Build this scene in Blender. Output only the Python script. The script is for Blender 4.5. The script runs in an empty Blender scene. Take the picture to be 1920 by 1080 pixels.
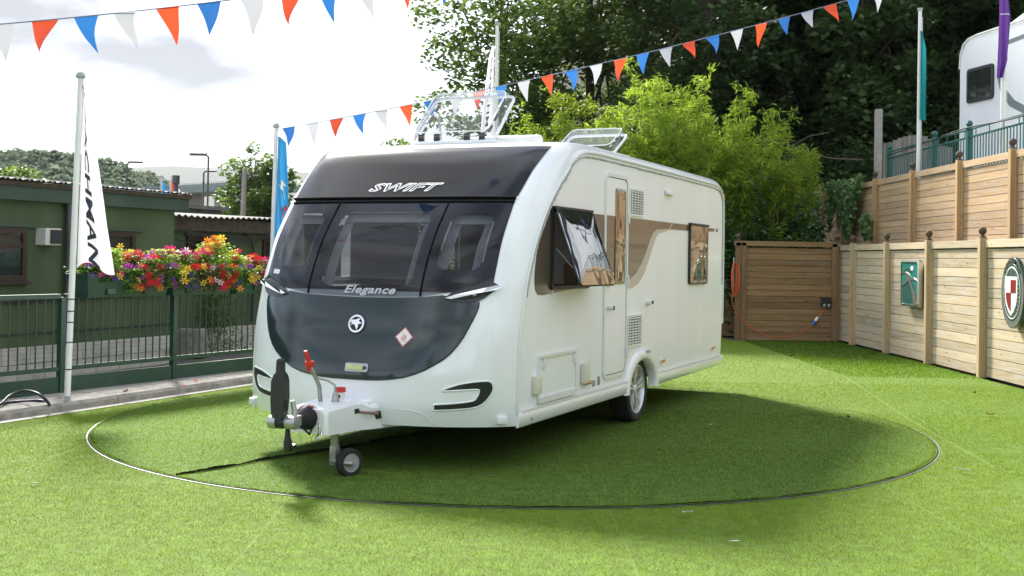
import bpy, bmesh, math, random
import numpy as np
from mathutils import Vector, Matrix
random.seed(7); rng = np.random.default_rng(7)
R_ = math.radians
scene = bpy.context.scene
COL = scene.collection
# ------------------------------------------------------------------ camera
FPX, PPX, PPY, PITCH, ROLL, CAMH = 2200., 960., 460., R_(0.62), R_(0.9), 1.54
_f = np.array([0, math.cos(PITCH), math.sin(PITCH)]); _r0 = np.array([1., 0, 0]); _u0 = np.cross(_r0, _f)
_r = math.cos(ROLL)*_r0 + math.sin(ROLL)*_u0; _u = -math.sin(ROLL)*_r0 + math.cos(ROLL)*_u0
CAMP = np.array([0, 0, CAMH])
cam = bpy.data.cameras.new('camera'); camo = bpy.data.objects.new('camera', cam); COL.objects.link(camo)
cam.sensor_width = 36; cam.lens = FPX/1920*36; cam.shift_y = -(540-PPY)/1920; cam.clip_end = 9000; cam.clip_start = .05
camo.matrix_world = Matrix(((_r[0], _u[0], -_f[0], 0), (_r[1], _u[1], -_f[1], 0), (_r[2], _u[2], -_f[2], CAMH), (0, 0, 0, 1)))
scene.camera = camo
# ------------------------------------------------------------------ light
SUN_EL, SUN_AZ = R_(36.5), math.atan2(-.37, .93)      # azimuth measured from +Y towards +X
world = bpy.data.worlds.new('World'); scene.world = world; world.use_nodes = True
nt = world.node_tree; N = nt.nodes; LK = nt.links
bg = N['Background']
sky = N.new('ShaderNodeTexSky'); sky.sky_type = 'NISHITA'; sky.sun_disc = False
sky.sun_elevation = SUN_EL; sky.sun_rotation = SUN_AZ; sky.air_density = 1.2; sky.dust_density = .7; sky.ozone_density = 1
tc = N.new('ShaderNodeTexCoord'); mp = N.new('ShaderNodeMapping'); mp.inputs['Scale'].default_value = (1, 1, 2.6); mp.inputs['Location'].default_value = (9.7, 4.4, 1.48)
LK.new(tc.outputs['Generated'], mp.inputs['Vector'])
nz = N.new('ShaderNodeTexNoise'); nz.inputs['Scale'].default_value = 2.3; nz.inputs['Detail'].default_value = 8; nz.inputs['Roughness'].default_value = .55
nz.inputs['Distortion'].default_value = .3
LK.new(mp.outputs['Vector'], nz.inputs['Vector'])
cr = N.new('ShaderNodeValToRGB'); cr.color_ramp.elements[0].position = .36; cr.color_ramp.elements[1].position = .56
cr.color_ramp.elements[0].color = (.5, .5, .5, 1); cr.color_ramp.elements[1].color = (1, 1, 1, 1)
LK.new(nz.outputs['Fac'], cr.inputs['Fac'])
bw = N.new('ShaderNodeRGBToBW'); LK.new(sky.outputs['Color'], bw.inputs['Color'])
ml = N.new('ShaderNodeMath'); ml.operation = 'MULTIPLY_ADD'; ml.inputs[1].default_value = .12; ml.inputs[2].default_value = 4.3
LK.new(bw.outputs['Val'], ml.inputs[0])
cc = N.new('ShaderNodeMix'); cc.data_type = 'RGBA'; cc.blend_type = 'MULTIPLY'; cc.inputs['Factor'].default_value = 1
n2 = N.new('ShaderNodeTexNoise'); n2.inputs['Scale'].default_value = 3.4; n2.inputs['Detail'].default_value = 6; n2.inputs['Roughness'].default_value = .5
LK.new(mp.outputs['Vector'], n2.inputs['Vector'])
m2 = N.new('ShaderNodeMapRange'); m2.inputs['From Min'].default_value = .38; m2.inputs['From Max'].default_value = .78; m2.inputs['To Min'].default_value = .27; m2.inputs['To Max'].default_value = 1.45
LK.new(n2.outputs['Fac'], m2.inputs['Value'])
m3 = N.new('ShaderNodeMath'); m3.operation = 'MULTIPLY'; LK.new(ml.outputs[0], m3.inputs[0]); LK.new(m2.outputs[0], m3.inputs[1])
cc.inputs['A'].default_value = (.95, .985, 1.06, 1); LK.new(m3.outputs[0], cc.inputs['B'])
mx = N.new('ShaderNodeMix'); mx.data_type = 'RGBA'
LK.new(cr.outputs['Color'], mx.inputs['Factor']); LK.new(sky.outputs['Color'], mx.inputs['A']); LK.new(cc.outputs['Result'], mx.inputs['B'])
LK.new(mx.outputs['Result'], bg.inputs['Color']); bg.inputs['Strength'].default_value = .13
sd = bpy.data.lights.new('sun', 'SUN'); sd.energy = 3.3; sd.angle = R_(8.5); sd.color = (1, .95, .86)
so = bpy.data.objects.new('sun', sd); COL.objects.link(so)
sdir = Vector((math.sin(SUN_AZ)*math.cos(SUN_EL), math.cos(SUN_AZ)*math.cos(SUN_EL), math.sin(SUN_EL)))
so.rotation_euler = sdir.to_track_quat('Z', 'Y').to_euler(); so.location = (-6, 18, 14)
vs = scene.view_settings; vs.view_transform = 'Standard'; vs.look = 'None'; vs.gamma = 1; vs.use_curve_mapping = False
vs.exposure = 1.83
scene.cycles.max_bounces = 8; scene.cycles.transparent_max_bounces = 12

# ------------------------------------------------------------------ helpers
def ray(x, y): return _f + _r*(x-PPX)/FPX - _u*(y-PPY)/FPX
def gnd(x, y, z=0):                       # where a sight line meets the level z
    d = ray(x, y); return Vector(CAMP + d*((z-CAMH)/d[2]))
def at(x, y, Y):                          # point on a sight line at distance Y
    d = ray(x, y); return Vector(CAMP + d*Y/d[1])
def tag(o, label=None, cat=None, group=None, kind=None):
    if label: o['label'] = label
    if cat: o['category'] = cat
    if group: o['group'] = group
    if kind: o['kind'] = kind
    return o
def empty(name, loc=(0, 0, 0), rz=0, label=None, cat=None, group=None):
    o = bpy.data.objects.new(name, None); COL.objects.link(o); o.location = loc; o.rotation_euler = (0, 0, rz)
    o.empty_display_size = .2
    return tag(o, label, cat, group)
class MB:
    def __init__(s): s.v = []; s.f = []
    def add(s, vs, fs):
        n = len(s.v); s.v += [tuple(p) for p in vs]; s.f += [tuple(i+n for i in f) for f in fs]; return s
    def box(s, c, d, rz=0, M=None):
        x, y, z = (k/2 for k in d); vs = [Vector((a*x, b*y, e*z)) for a in (-1, 1) for b in (-1, 1) for e in (-1, 1)]
        m = Matrix.Rotation(rz, 3, 'Z') if M is None else M
        return s.add([m @ p + Vector(c) for p in vs], [(0, 1, 3, 2), (4, 6, 7, 5), (0, 4, 5, 1), (2, 3, 7, 6), (0, 2, 6, 4), (1, 5, 7, 3)])
    def bbox(s, c, d, b=.01, rz=0, M=None):      # box with chamfered edges
        bm = bmesh.new(); bmesh.ops.create_cube(bm, size=1)
        for v in bm.verts: v.co = Vector((v.co.x*d[0], v.co.y*d[1], v.co.z*d[2]))
        bmesh.ops.bevel(bm, geom=list(bm.edges), offset=b, segments=2, affect='EDGES', profile=.6)
        m = Matrix.Rotation(rz, 3, 'Z') if M is None else M
        bm.verts.index_update()
        s.add([m @ v.co + Vector(c) for v in bm.verts], [[v.index for v in f.verts] for f in bm.faces]); bm.free(); return s
    def tube(s, pts, r, n=8, cap=True):
        pts = [Vector(p) for p in pts]; rs = r if isinstance(r, (list, tuple)) else [r]*len(pts)
        ring = []; up = None
        for i, p in enumerate(pts):
            t = (pts[min(i+1, len(pts)-1)]-pts[max(i-1, 0)]).normalized()
            if up is None: up = Vector((0, 0, 1)) if abs(t.z) < .9 else Vector((1, 0, 0))
            a = (up - t*up.dot(t)); a = a.normalized() if a.length > 1e-6 else t.orthogonal().normalized(); up = a
            b = t.cross(a)
            ring.append([p + (a*math.cos(2*math.pi*k/n)+b*math.sin(2*math.pi*k/n))*rs[i] for k in range(n)])
        vs = [q for rg in ring for q in rg]; fs = []
        for i in range(len(pts)-1):
            for k in range(n): fs.append((i*n+k, i*n+(k+1) % n, (i+1)*n+(k+1) % n, (i+1)*n+k))
        if cap: fs.append(tuple(range(n))[::-1]); fs.append(tuple((len(pts)-1)*n+k for k in range(n)))
        return s.add(vs, fs)
    def lathe(s, prof, c=(0, 0, 0), n=16, axis='Z', M=None, cap=True):
        vs = []; fs = []
        for (r, h) in prof:
            for k in range(n):
                a = 2*math.pi*k/n; p = Vector((r*math.cos(a), r*math.sin(a), h))
                if axis == 'Y': p = Vector((p.x, p.z, p.y))
                if axis == 'X': p = Vector((p.z, p.x, p.y))
                if M is not None: p = M @ p
                vs.append(p + Vector(c))
        for i in range(len(prof)-1):
            for k in range(n): fs.append((i*n+k, i*n+(k+1) % n, (i+1)*n+(k+1) % n, (i+1)*n+k))
        if cap: fs.append(tuple(range(n))[::-1]); fs.append(tuple((len(prof)-1)*n+k for k in range(n)))
        return s.add(vs, fs)
    def prism(s, poly, fn):       # poly: 2D points; fn(u,v,side) -> 3D for side 0/1
        n = len(poly); vs = [fn(u, v, 0) for u, v in poly] + [fn(u, v, 1) for u, v in poly]
        return s.add(vs, [tuple(range(n))[::-1], tuple(range(n, 2*n))] + [(k, (k+1) % n, n+(k+1) % n, n+k) for k in range(n)])
    def grid(s, rows):
        m = len(rows[0]); vs = [p for r in rows for p in r]
        return s.add(vs, [(i*m+j, i*m+j+1, (i+1)*m+j+1, (i+1)*m+j) for i in range(len(rows)-1) for j in range(m-1)])
    def mesh(s, name):
        me = bpy.data.meshes.new(name); me.from_pydata(s.v, [], s.f); me.update(); return me
    def build(s, name, mat, parent=None, smooth=None, loc=None):
        me = s.mesh(name)
        bm = bmesh.new(); bm.from_mesh(me); bmesh.ops.recalc_face_normals(bm, faces=bm.faces)
        if smooth is not None:
            for f in bm.faces: f.smooth = True
            for e in bm.edges:
                if len(e.link_faces) == 2 and e.calc_face_angle(0) > R_(smooth): e.smooth = False
        bm.to_mesh(me); bm.free()
        return obj(name, me, mat, parent, loc)
def obj(name, me, mat, parent=None, loc=None, rot=None):
    if mat is not None and len(me.materials) == 0: me.materials.append(mat)
    o = bpy.data.objects.new(name, me); COL.objects.link(o)
    if parent is not None: o.parent = parent
    if loc is not None: o.location = loc
    if rot is not None: o.rotation_euler = rot
    return o
def copy_tree(o, parent=None):
    c = o.copy(); COL.objects.link(c); c.parent = parent
    for ch in list(o.children): copy_tree(ch, c)
    return c
def np_mesh(name, V, F, mat, parent=None, attr=None, smooth=False):
    """V (n,3); F (m,k) all the same k; attr: per-vertex float named 'tint'"""
    me = bpy.data.meshes.new(name); k = F.shape[1]
    me.vertices.add(len(V)); me.vertices.foreach_set('co', np.ascontiguousarray(V, np.float32).ravel())
    me.loops.add(F.size); me.loops.foreach_set('vertex_index', np.ascontiguousarray(F, np.int32).ravel())
    me.polygons.add(len(F)); me.polygons.foreach_set('loop_start', np.arange(len(F), dtype=np.int32)*k)
    me.polygons.foreach_set('loop_total', np.full(len(F), k, np.int32))
    if smooth: me.polygons.foreach_set('use_smooth', np.ones(len(F), bool))
    if attr is not None:
        a = me.attributes.new('tint', 'FLOAT', 'POINT'); a.data.foreach_set('value', np.ascontiguousarray(attr, np.float32))
    me.update(calc_edges=True); me.validate()
    return obj(name, me, mat, parent)
def rrect(x0, y0, x1, y1, r, n=5):
    out = []
    for cx, cy, a0 in ((x1-r, y0+r, -90), (x1-r, y1-r, 0), (x0+r, y1-r, 90), (x0+r, y0+r, 180)):
        for k in range(n+1):
            a = R_(a0+90*k/n); out.append((cx+r*math.cos(a), cy+r*math.sin(a)))
    return out
def text_mesh(body, size=1, shear=0, offset=0, spacing=1., bold=False):
    cu = bpy.data.curves.new('txt', 'FONT'); cu.body = body; cu.size = size; cu.shear = shear; cu.offset = offset; cu.space_character = spacing
    cu.align_x = 'CENTER'; cu.resolution_u = 3
    o = bpy.data.objects.new('txt', cu); COL.objects.link(o)
    dg = bpy.context.evaluated_depsgraph_get(); me = bpy.data.meshes.new_from_object(o.evaluated_get(dg))
    bpy.data.objects.remove(o); bpy.data.curves.remove(cu)
    return me
def text_on(name, body, fn, mat, parent, size=1, shear=0, offset=0, spacing=1., cuts=0, thick=None):
    """letters mapped through fn(x,y)->3D"""
    me = text_mesh(body, size, shear, offset, spacing)
    bm = bmesh.new(); bm.from_mesh(me)
    if cuts:
        xs = [v.co.x for v in bm.verts]; ys = [v.co.y for v in bm.verts]
        for ax, lo, hi in ((0, min(xs), max(xs)), (1, min(ys), max(ys))):
            for k in range(1, cuts):
                p = Vector((0, 0, 0)); p[ax] = lo+(hi-lo)*k/cuts; nn = Vector((0, 0, 0)); nn[ax] = 1
                bmesh.ops.bisect_plane(bm, geom=bm.verts[:]+bm.edges[:]+bm.faces[:], plane_co=p, plane_no=nn)
    for v in bm.verts: v.co = Vector(fn(v.co.x, v.co.y))
    bm.to_mesh(me); bm.free(); me.name = name; me.materials.clear()
    return obj(name, me, mat, parent)

# ------------------------------------------------------------------ materials
def _mat(name):
    m = bpy.data.materials.new(name); m.use_nodes = True; nt = m.node_tree
    return m, nt, nt.nodes, nt.links, nt.nodes['Principled BSDF']
def mat(name, col, rough=.5, metal=0, var=.12, vscale=6, bump=0, bscale=40, coat=0, spec=.5, rand=0, dirt=0, dirtcol=(.12, .11, .09), trans=0, stretch=(1, 1, 1)):
    m, nt, N, LK, b = _mat(name)
    b.inputs['Roughness'].default_value = rough; b.inputs['Metallic'].default_value = metal
    b.inputs['Coat Weight'].default_value = coat; b.inputs['Coat Roughness'].default_value = .05; b.inputs['Specular IOR Level'].default_value = spec
    tc = N.new('ShaderNodeTexCoord'); mp = N.new('ShaderNodeMapping'); mp.inputs['Scale'].default_value = stretch
    LK.new(tc.outputs['Object'], mp.inputs['Vector'])
    oi = N.new('ShaderNodeObjectInfo')
    ad = N.new('ShaderNodeVectorMath'); ad.operation = 'MULTIPLY_ADD'; ad.inputs[1].default_value = (37, 37, 37)
    cb = N.new('ShaderNodeCombineXYZ'); LK.new(oi.outputs['Random'], cb.inputs[0]); LK.new(oi.outputs['Random'], cb.inputs[1])
    LK.new(cb.outputs[0], ad.inputs[0]); LK.new(mp.outputs[0], ad.inputs[2])
    n1 = N.new('ShaderNodeTexNoise'); n1.inputs['Scale'].default_value = vscale; n1.inputs['Detail'].default_value = 6
    LK.new(ad.outputs[0], n1.inputs['Vector'])
    hs = N.new('ShaderNodeHueSaturation'); hs.inputs['Color'].default_value = (*col, 1)
    mr = N.new('ShaderNodeMapRange'); mr.inputs['From Min'].default_value = .25; mr.inputs['From Max'].default_value = .75
    mr.inputs['To Min'].default_value = 1-var; mr.inputs['To Max'].default_value = 1+var; LK.new(n1.outputs['Fac'], mr.inputs['Value'])
    vv = mr.outputs[0]
    if rand:
        r2 = N.new('ShaderNodeMapRange'); r2.inputs['To Min'].default_value = 1-rand; r2.inputs['To Max'].default_value = 1+rand; LK.new(oi.outputs['Random'], r2.inputs['Value'])
        mm = N.new('ShaderNodeMath'); mm.operation = 'MULTIPLY'; LK.new(vv, mm.inputs[0]); LK.new(r2.outputs[0], mm.inputs[1]); vv = mm.outputs[0]
    LK.new(vv, hs.inputs['Value'])
    colout = hs.outputs['Color']
    if dirt:
        n2 = N.new('ShaderNodeTexNoise'); n2.inputs['Scale'].default_value = 2.7; n2.inputs['Detail'].default_value = 9; n2.inputs['Roughness'].default_value = .7
        LK.new(ad.outputs[0], n2.inputs['Vector'])
        r3 = N.new('ShaderNodeMapRange'); r3.inputs['From Min'].default_value = .5; r3.inputs['From Max'].default_value = .8; r3.inputs['To Max'].default_value = dirt; LK.new(n2.outputs['Fac'], r3.inputs['Value'])
        mxx = N.new('ShaderNodeMix'); mxx.data_type = 'RGBA'; LK.new(r3.outputs[0], mxx.inputs['Factor']); LK.new(colout, mxx.inputs['A']); mxx.inputs['B'].default_value = (*dirtcol, 1); colout = mxx.outputs['Result']
    LK.new(colout, b.inputs['Base Color'])
    if bump:
        n3 = N.new('ShaderNodeTexNoise'); n3.inputs['Scale'].default_value = bscale; n3.inputs['Detail'].default_value = 5; LK.new(ad.outputs[0], n3.inputs['Vector'])
        bp = N.new('ShaderNodeBump'); bp.inputs['Strength'].default_value = bump; bp.inputs['Distance'].default_value = .01; LK.new(n3.outputs['Fac'], bp.inputs['Height']); LK.new(bp.outputs[0], b.inputs['Normal'])
    if trans: b.inputs['Transmission Weight'].default_value = trans
    return m
def wood(name, c1, c2, axis=1, weather=.0):
    """sawn softwood: grain along the given object axis, knots, board to board variation"""
    m, nt, N, LK, b = _mat(name); b.inputs['Roughness'].default_value = .75; b.inputs['Specular IOR Level'].default_value = .25
    tc = N.new('ShaderNodeTexCoord'); oi = N.new('ShaderNodeObjectInfo')
    sc = [14, 14, 14]; sc[axis] = .9
    mp = N.new('ShaderNodeMapping'); mp.inputs['Scale'].default_value = sc; LK.new(tc.outputs['Object'], mp.inputs['Vector'])
    cb = N.new('ShaderNodeCombineXYZ')
    for i in range(3): LK.new(oi.outputs['Random'], cb.inputs[i])
    ad = N.new('ShaderNodeVectorMath'); ad.operation = 'MULTIPLY_ADD'; ad.inputs[1].default_value = (91, 53, 71); LK.new(cb.outputs[0], ad.inputs[0]); LK.new(mp.outputs[0], ad.inputs[2])
    n1 = N.new('ShaderNodeTexNoise'); n1.inputs['Scale'].default_value = 1.6; n1.inputs['Detail'].default_value = 9; n1.inputs['Roughness'].default_value = .62; n1.inputs['Distortion'].default_value = .5; LK.new(ad.outputs[0], n1.inputs['Vector'])
    cr = N.new('ShaderNodeValToRGB'); e = cr.color_ramp.elements; e[0].position = .3; e[1].position = .68; e[0].color = (*c2, 1); e[1].color = (*c1, 1); LK.new(n1.outputs['Fac'], cr.inputs['Fac'])
    # knots
    sk = [9, 9, 9]; sk[axis] = 3.2
    mk = N.new('ShaderNodeMapping'); mk.inputs['Scale'].default_value = sk; LK.new(tc.outputs['Object'], mk.inputs['Vector'])
    ak = N.new('ShaderNodeVectorMath'); ak.operation = 'MULTIPLY_ADD'; ak.inputs[1].default_value = (31, 77, 59); LK.new(cb.outputs[0], ak.inputs[0]); LK.new(mk.outputs[0], ak.inputs[2])
    vo = N.new('ShaderNodeTexVoronoi'); vo.inputs['Scale'].default_value = 1; LK.new(ak.outputs[0], vo.inputs['Vector'])
    kr = N.new('ShaderNodeMapRange'); kr.inputs['From Min'].default_value = .05; kr.inputs['From Max'].default_value = .17; kr.inputs['To Min'].default_value = .45; kr.inputs['To Max'].default_value = 1; LK.new(vo.outputs['Distance'], kr.inputs['Value'])
    # blotches of weathering, board to board value
    n2 = N.new('ShaderNodeTexNoise'); n2.inputs['Scale'].default_value = 2.2; n2.inputs['Detail'].default_value = 4; LK.new(ad.outputs[0], n2.inputs['Vector'])
    r2 = N.new('ShaderNodeMapRange'); r2.inputs['To Min'].default_value = .76; r2.inputs['To Max'].default_value = 1.16; LK.new(oi.outputs['Random'], r2.inputs['Value'])
    m1 = N.new('ShaderNodeMath'); m1.operation = 'MULTIPLY'; LK.new(kr.outputs[0], m1.inputs[0]); LK.new(r2.outputs[0], m1.inputs[1])
    hs = N.new('ShaderNodeHueSaturation'); LK.new(cr.outputs['Color'], hs.inputs['Color']); LK.new(m1.outputs[0], hs.inputs['Value'])
    mw = N.new('ShaderNodeMix'); mw.data_type = 'RGBA'; mw.inputs['B'].default_value = (.46, .44, .38, 1)
    rw = N.new('ShaderNodeMapRange'); rw.inputs['From Min'].default_value = .42; rw.inputs['From Max'].default_value = .7; rw.inputs['To Max'].default_value = weather; LK.new(n2.outputs['Fac'], rw.inputs['Value'])
    LK.new(rw.outputs[0], mw.inputs['Factor']); LK.new(hs.outputs['Color'], mw.inputs['A']); LK.new(mw.outputs['Result'], b.inputs['Base Color'])
    bp = N.new('ShaderNodeBump'); bp.inputs['Strength'].default_value = .35; bp.inputs['Distance'].default_value = .004; LK.new(n1.outputs['Fac'], bp.inputs['Height']); LK.new(bp.outputs[0], b.inputs['Normal'])
    return m
def leafmat(name, c1, c2, transl=.45, rough=.5, spec=.3, pile=0):
    """leaf: diffuse + translucent, tint attribute blends c1 -> c2"""
    m, nt, N, LK, b = _mat(name)
    at_ = N.new('ShaderNodeAttribute'); at_.attribute_name = 'tint'
    mx = N.new('ShaderNodeMix'); mx.data_type = 'RGBA'; mx.inputs['A'].default_value = (*c1, 1); mx.inputs['B'].default_value = (*c2, 1); LK.new(at_.outputs['Fac'], mx.inputs['Factor'])
    b.inputs['Roughness'].default_value = rough; b.inputs['Specular IOR Level'].default_value = spec
    tr = N.new('ShaderNodeBsdfTranslucent'); ms = N.new('ShaderNodeMixShader'); ms.inputs[0].default_value = transl
    if pile:      # dense pile shades as one soft surface: blade normals bent towards the vertical
        ge = N.new('ShaderNodeNewGeometry'); va = N.new('ShaderNodeVectorMath'); va.operation = 'SCALE'; va.inputs['Scale'].default_value = 1-pile; LK.new(ge.outputs['Normal'], va.inputs[0])
        vb = N.new('ShaderNodeVectorMath'); vb.operation = 'ADD'; vb.inputs[1].default_value = (0, 0, pile); LK.new(va.outputs[0], vb.inputs[0])
        vn = N.new('ShaderNodeVectorMath'); vn.operation = 'NORMALIZE'; LK.new(vb.outputs[0], vn.inputs[0]); LK.new(vn.outputs[0], b.inputs['Normal'])
    LK.new(mx.outputs['Result'], b.inputs['Base Color']); LK.new(mx.outputs['Result'], tr.inputs['Color'])
    LK.new(b.outputs[0], ms.inputs[1]); LK.new(tr.outputs[0], ms.inputs[2]); LK.new(ms.outputs[0], N['Material Output'].inputs['Surface'])
    return m
def glassmat(name, tint, rough=.0, refl=1.5, clear=.9):
    """thin sheet: tinted see-through plus mirror reflection by fresnel"""
    m, nt, N, LK, b = _mat(name); N.remove(b)
    tr = N.new('ShaderNodeBsdfTransparent'); tr.inputs[0].default_value = (*tint, 1)
    gl = N.new('ShaderNodeBsdfGlossy'); gl.inputs['Roughness'].default_value = rough
    lw = N.new('ShaderNodeLayerWeight'); lw.inputs['Blend'].default_value = .5; pw = N.new('ShaderNodeMath'); pw.operation = 'POWER'; pw.inputs[1].default_value = 4; LK.new(lw.outputs['Facing'], pw.inputs[0])
    fr = N.new('ShaderNodeMath'); fr.operation = 'MULTIPLY_ADD'; fr.inputs[1].default_value = .8; fr.inputs[2].default_value = ((refl-1)/(refl+1))**2; LK.new(pw.outputs[0], fr.inputs[0])
    ms = N.new('ShaderNodeMixShader'); LK.new(fr.outputs[0], ms.inputs[0]); LK.new(tr.outputs[0], ms.inputs[1]); LK.new(gl.outputs[0], ms.inputs[2]); LK.new(ms.outputs[0], N['Material Output'].inputs['Surface'])
    return m
def wavy(m, scale, strength, dist=.02, detail=1):
    """uneven pressed sheet: reflections wobble"""
    nt = m.node_tree; N = nt.nodes; LK = nt.links
    tc = N.new('ShaderNodeTexCoord'); n = N.new('ShaderNodeTexNoise'); n.inputs['Scale'].default_value = scale; n.inputs['Detail'].default_value = detail
    LK.new(tc.outputs['Object'], n.inputs['Vector']); bp = N.new('ShaderNodeBump'); bp.inputs['Strength'].default_value = strength; bp.inputs['Distance'].default_value = dist
    LK.new(n.outputs['Fac'], bp.inputs['Height'])
    for nd in list(N):
        if 'Normal' in nd.inputs and nd.type in ('BSDF_PRINCIPLED', 'BSDF_GLOSSY', 'LAYER_WEIGHT'): LK.new(bp.outputs[0], nd.inputs['Normal'])
    return m
M = {}
M['gel'] = mat('white_gelcoat', (.83, .84, .865), .22, var=.03, vscale=2, coat=.5, dirt=.16, dirtcol=(.58, .57, .50), stretch=(1.6, 1.6, .3))
M['alu'] = wavy(mat('white_aluminium_skin', (.84, .855, .89), .26, var=.03, vscale=1.5, coat=.12, dirt=.13, dirtcol=(.62, .61, .54), stretch=(1.6, 1.6, .22)), 2.2, .25, .01)
M['trim'] = mat('white_plastic_trim', (.74, .75, .73), .4, var=.04)
M['cream'] = mat('cream_plastic', (.68, .67, .55), .45, var=.04)
M['bead'] = mat('grey_sealing_bead', (.42, .43, .43), .6, var=.3, vscale=40)
M['darkglass'] = None
M['blackgloss'] = wavy(mat('gloss_black_panel', (.005, .006, .007), .12, var=.1, coat=0, spec=.35), 1.1, .05, .02)
M['greygloss'] = wavy(mat('metallic_graphite_panel', (.017, .031, .034), .10, metal=0, var=.05, coat=.2, spec=.5), .9, .03, .02)
M['innerframe'] = mat('grey_window_moulding', (.022, .024, .030), .5, var=.1)
M['black'] = mat('black_plastic', (.015, .016, .018), .45, var=.2)
M['satin'] = mat('satin_black_plastic', (.02, .022, .026), .3, var=.1)
M['rubber'] = mat('tyre_rubber', (.018, .018, .019), .8, var=.2, bump=.2)
M['chrome'] = mat('chrome', (.82, .83, .84), .08, metal=1, var=.03)
M['alloy'] = mat('silver_alloy', (.70, .71, .72), .32, metal=.55, var=.05)
M['wheelshade'] = mat('wheel_shade_dark', (.05, .05, .055), .5, metal=.3, var=.1)
M['steel'] = mat('galvanised_steel', (.38, .38, .36), .5, metal=.8, var=.25, vscale=20, dirt=.5, dirtcol=(.16, .10, .06))
M['castgrey'] = mat('cast_grey_metal', (.40, .41, .42), .4, metal=.7, var=.1)
M['red'] = mat('red_plastic', (.55, .025, .02), .4, var=.1)
M['redtail'] = mat('orange_lens', (.65, .17, .02), .2, var=.1, coat=.5)
M['bronze'] = mat('bronze_decal', (.145, .108, .082), .30, metal=.35, var=.12, vscale=3, coat=.4)
M['silverdecal'] = mat('silver_decal', (.55, .54, .52), .3, metal=.5, var=.05)
M['mirror'] = wavy(mat('mirrored_acrylic', (.44, .44, .44), .03, metal=.95, var=.05), 3.4, .5, .02, 1)
M['mirrorb'] = wavy(mat('mirrored_bronze_acrylic', (.36, .31, .26), .03, metal=.95, var=.05), 4.0, .6, .02, 1)
M['darkglass'] = wavy(glassmat('tinted_front_acrylic', (.42, .43, .47), .02, 1.45), 1.3, .05, .02)
M['intwall'] = mat('pale_interior', (.70, .67, .62), .7, var=.05)
M['intwood'] = mat('interior_veneer', (.30, .20, .12), .5, var=.15)
M['sofa'] = mat('grey_upholstery', (.22, .21, .21), .9, var=.1)
M['paleblind'] = mat('pale_curtain', (.55, .54, .52), .9, var=.05)
M['dark'] = mat('dark_interior', (.008, .008, .009), .8, var=.2)
M['curtain'] = mat('dark_curtain', (.03, .025, .022), .9, var=.3)
M['clear'] = glassmat('clear_acrylic', (.84, .87, .88), .02, 1.75)
M['clearrim'] = mat('translucent_white_acrylic', (.72, .74, .74), .2, var=.05, coat=.5)
M['paper'] = mat('white_paper', (.78, .78, .76), .6, var=.03)
M['white'] = mat('white_print', (.80, .80, .80), .4, var=.02)
M['pinkprint'] = mat('pink_print', (.62, .12, .14), .5, var=.05)
# ------------------------------------------------------------------ setting: ground, turf, kerb
M['earth'] = mat('yard_gravel_and_soil', (.10, .092, .075), .95, var=.4, vscale=1.2, bump=.6, bscale=14, dirt=.5, dirtcol=(.05, .07, .025))
M['concrete'] = mat('weathered_concrete', (.33, .31, .28), .85, var=.22, vscale=5, bump=.5, bscale=30, dirt=.5, dirtcol=(.12, .115, .10))
M['concrete2'] = mat('dark_kerb_concrete', (.24, .225, .20), .9, var=.35, vscale=9, bump=.9, bscale=22, dirt=.6, dirtcol=(.08, .08, .06))
M['turfbase'] = mat('turf_backing', (.09, .16, .006), .95, var=.3, vscale=9, bump=.5, bscale=90)
M['turfbase2'] = mat('turntable_turf_backing', (.070, .140, .008), .95, var=.3, vscale=9, bump=.5, bscale=90)
M['soilgap'] = mat('dark_gap', (.012, .014, .008), 1, var=.3)
def sheet(name, poly, z, m, label=None):
    b = MB(); b.add([(x, y, z) for x, y in poly], [tuple(range(len(poly)))]); o = b.build(name, m); tag(o, kind='structure'); return o
def plane_big(name, x0, x1, y0, y1, z, m): return sheet(name, [(x0, y0), (x1, y0), (x1, y1), (x0, y1)], z, m)
plane_big('ground', -6000, 6000, -3000, 7000, -.03, M['earth'])
KD = Vector((.405, .914, 0)); K0 = Vector((-4.577, 10.565, 0)); KN = Vector((-.914, .405, 0))   # kerb line, its direction and the side away from the lawn
def kerb(s, o=0, z=0): p = K0 + KD*s + KN*o; return Vector((p.x, p.y, z))
TC = Vector((.035, 10.95, 0)); TR = 3.72                       # turntable
a, b_ = kerb(-11), kerb(13)
turf_poly = [(a.x, a.y), (6.42, .5), (6.42, 23.2), (4.3, 22.95), (4.3, 25.5), (b_.x, 25.5), (b_.x, b_.y)]
sheet('lawn', turf_poly, 0, M['turfbase'])
mb = MB(); n = 96; mb.add([(TC.x+TR*math.cos(2*math.pi*k/n), TC.y+TR*math.sin(2*math.pi*k/n), .010) for k in range(n)], [tuple(range(n))])
tag(mb.build('turntable_turf', M['turfbase2']), kind='structure')
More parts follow.
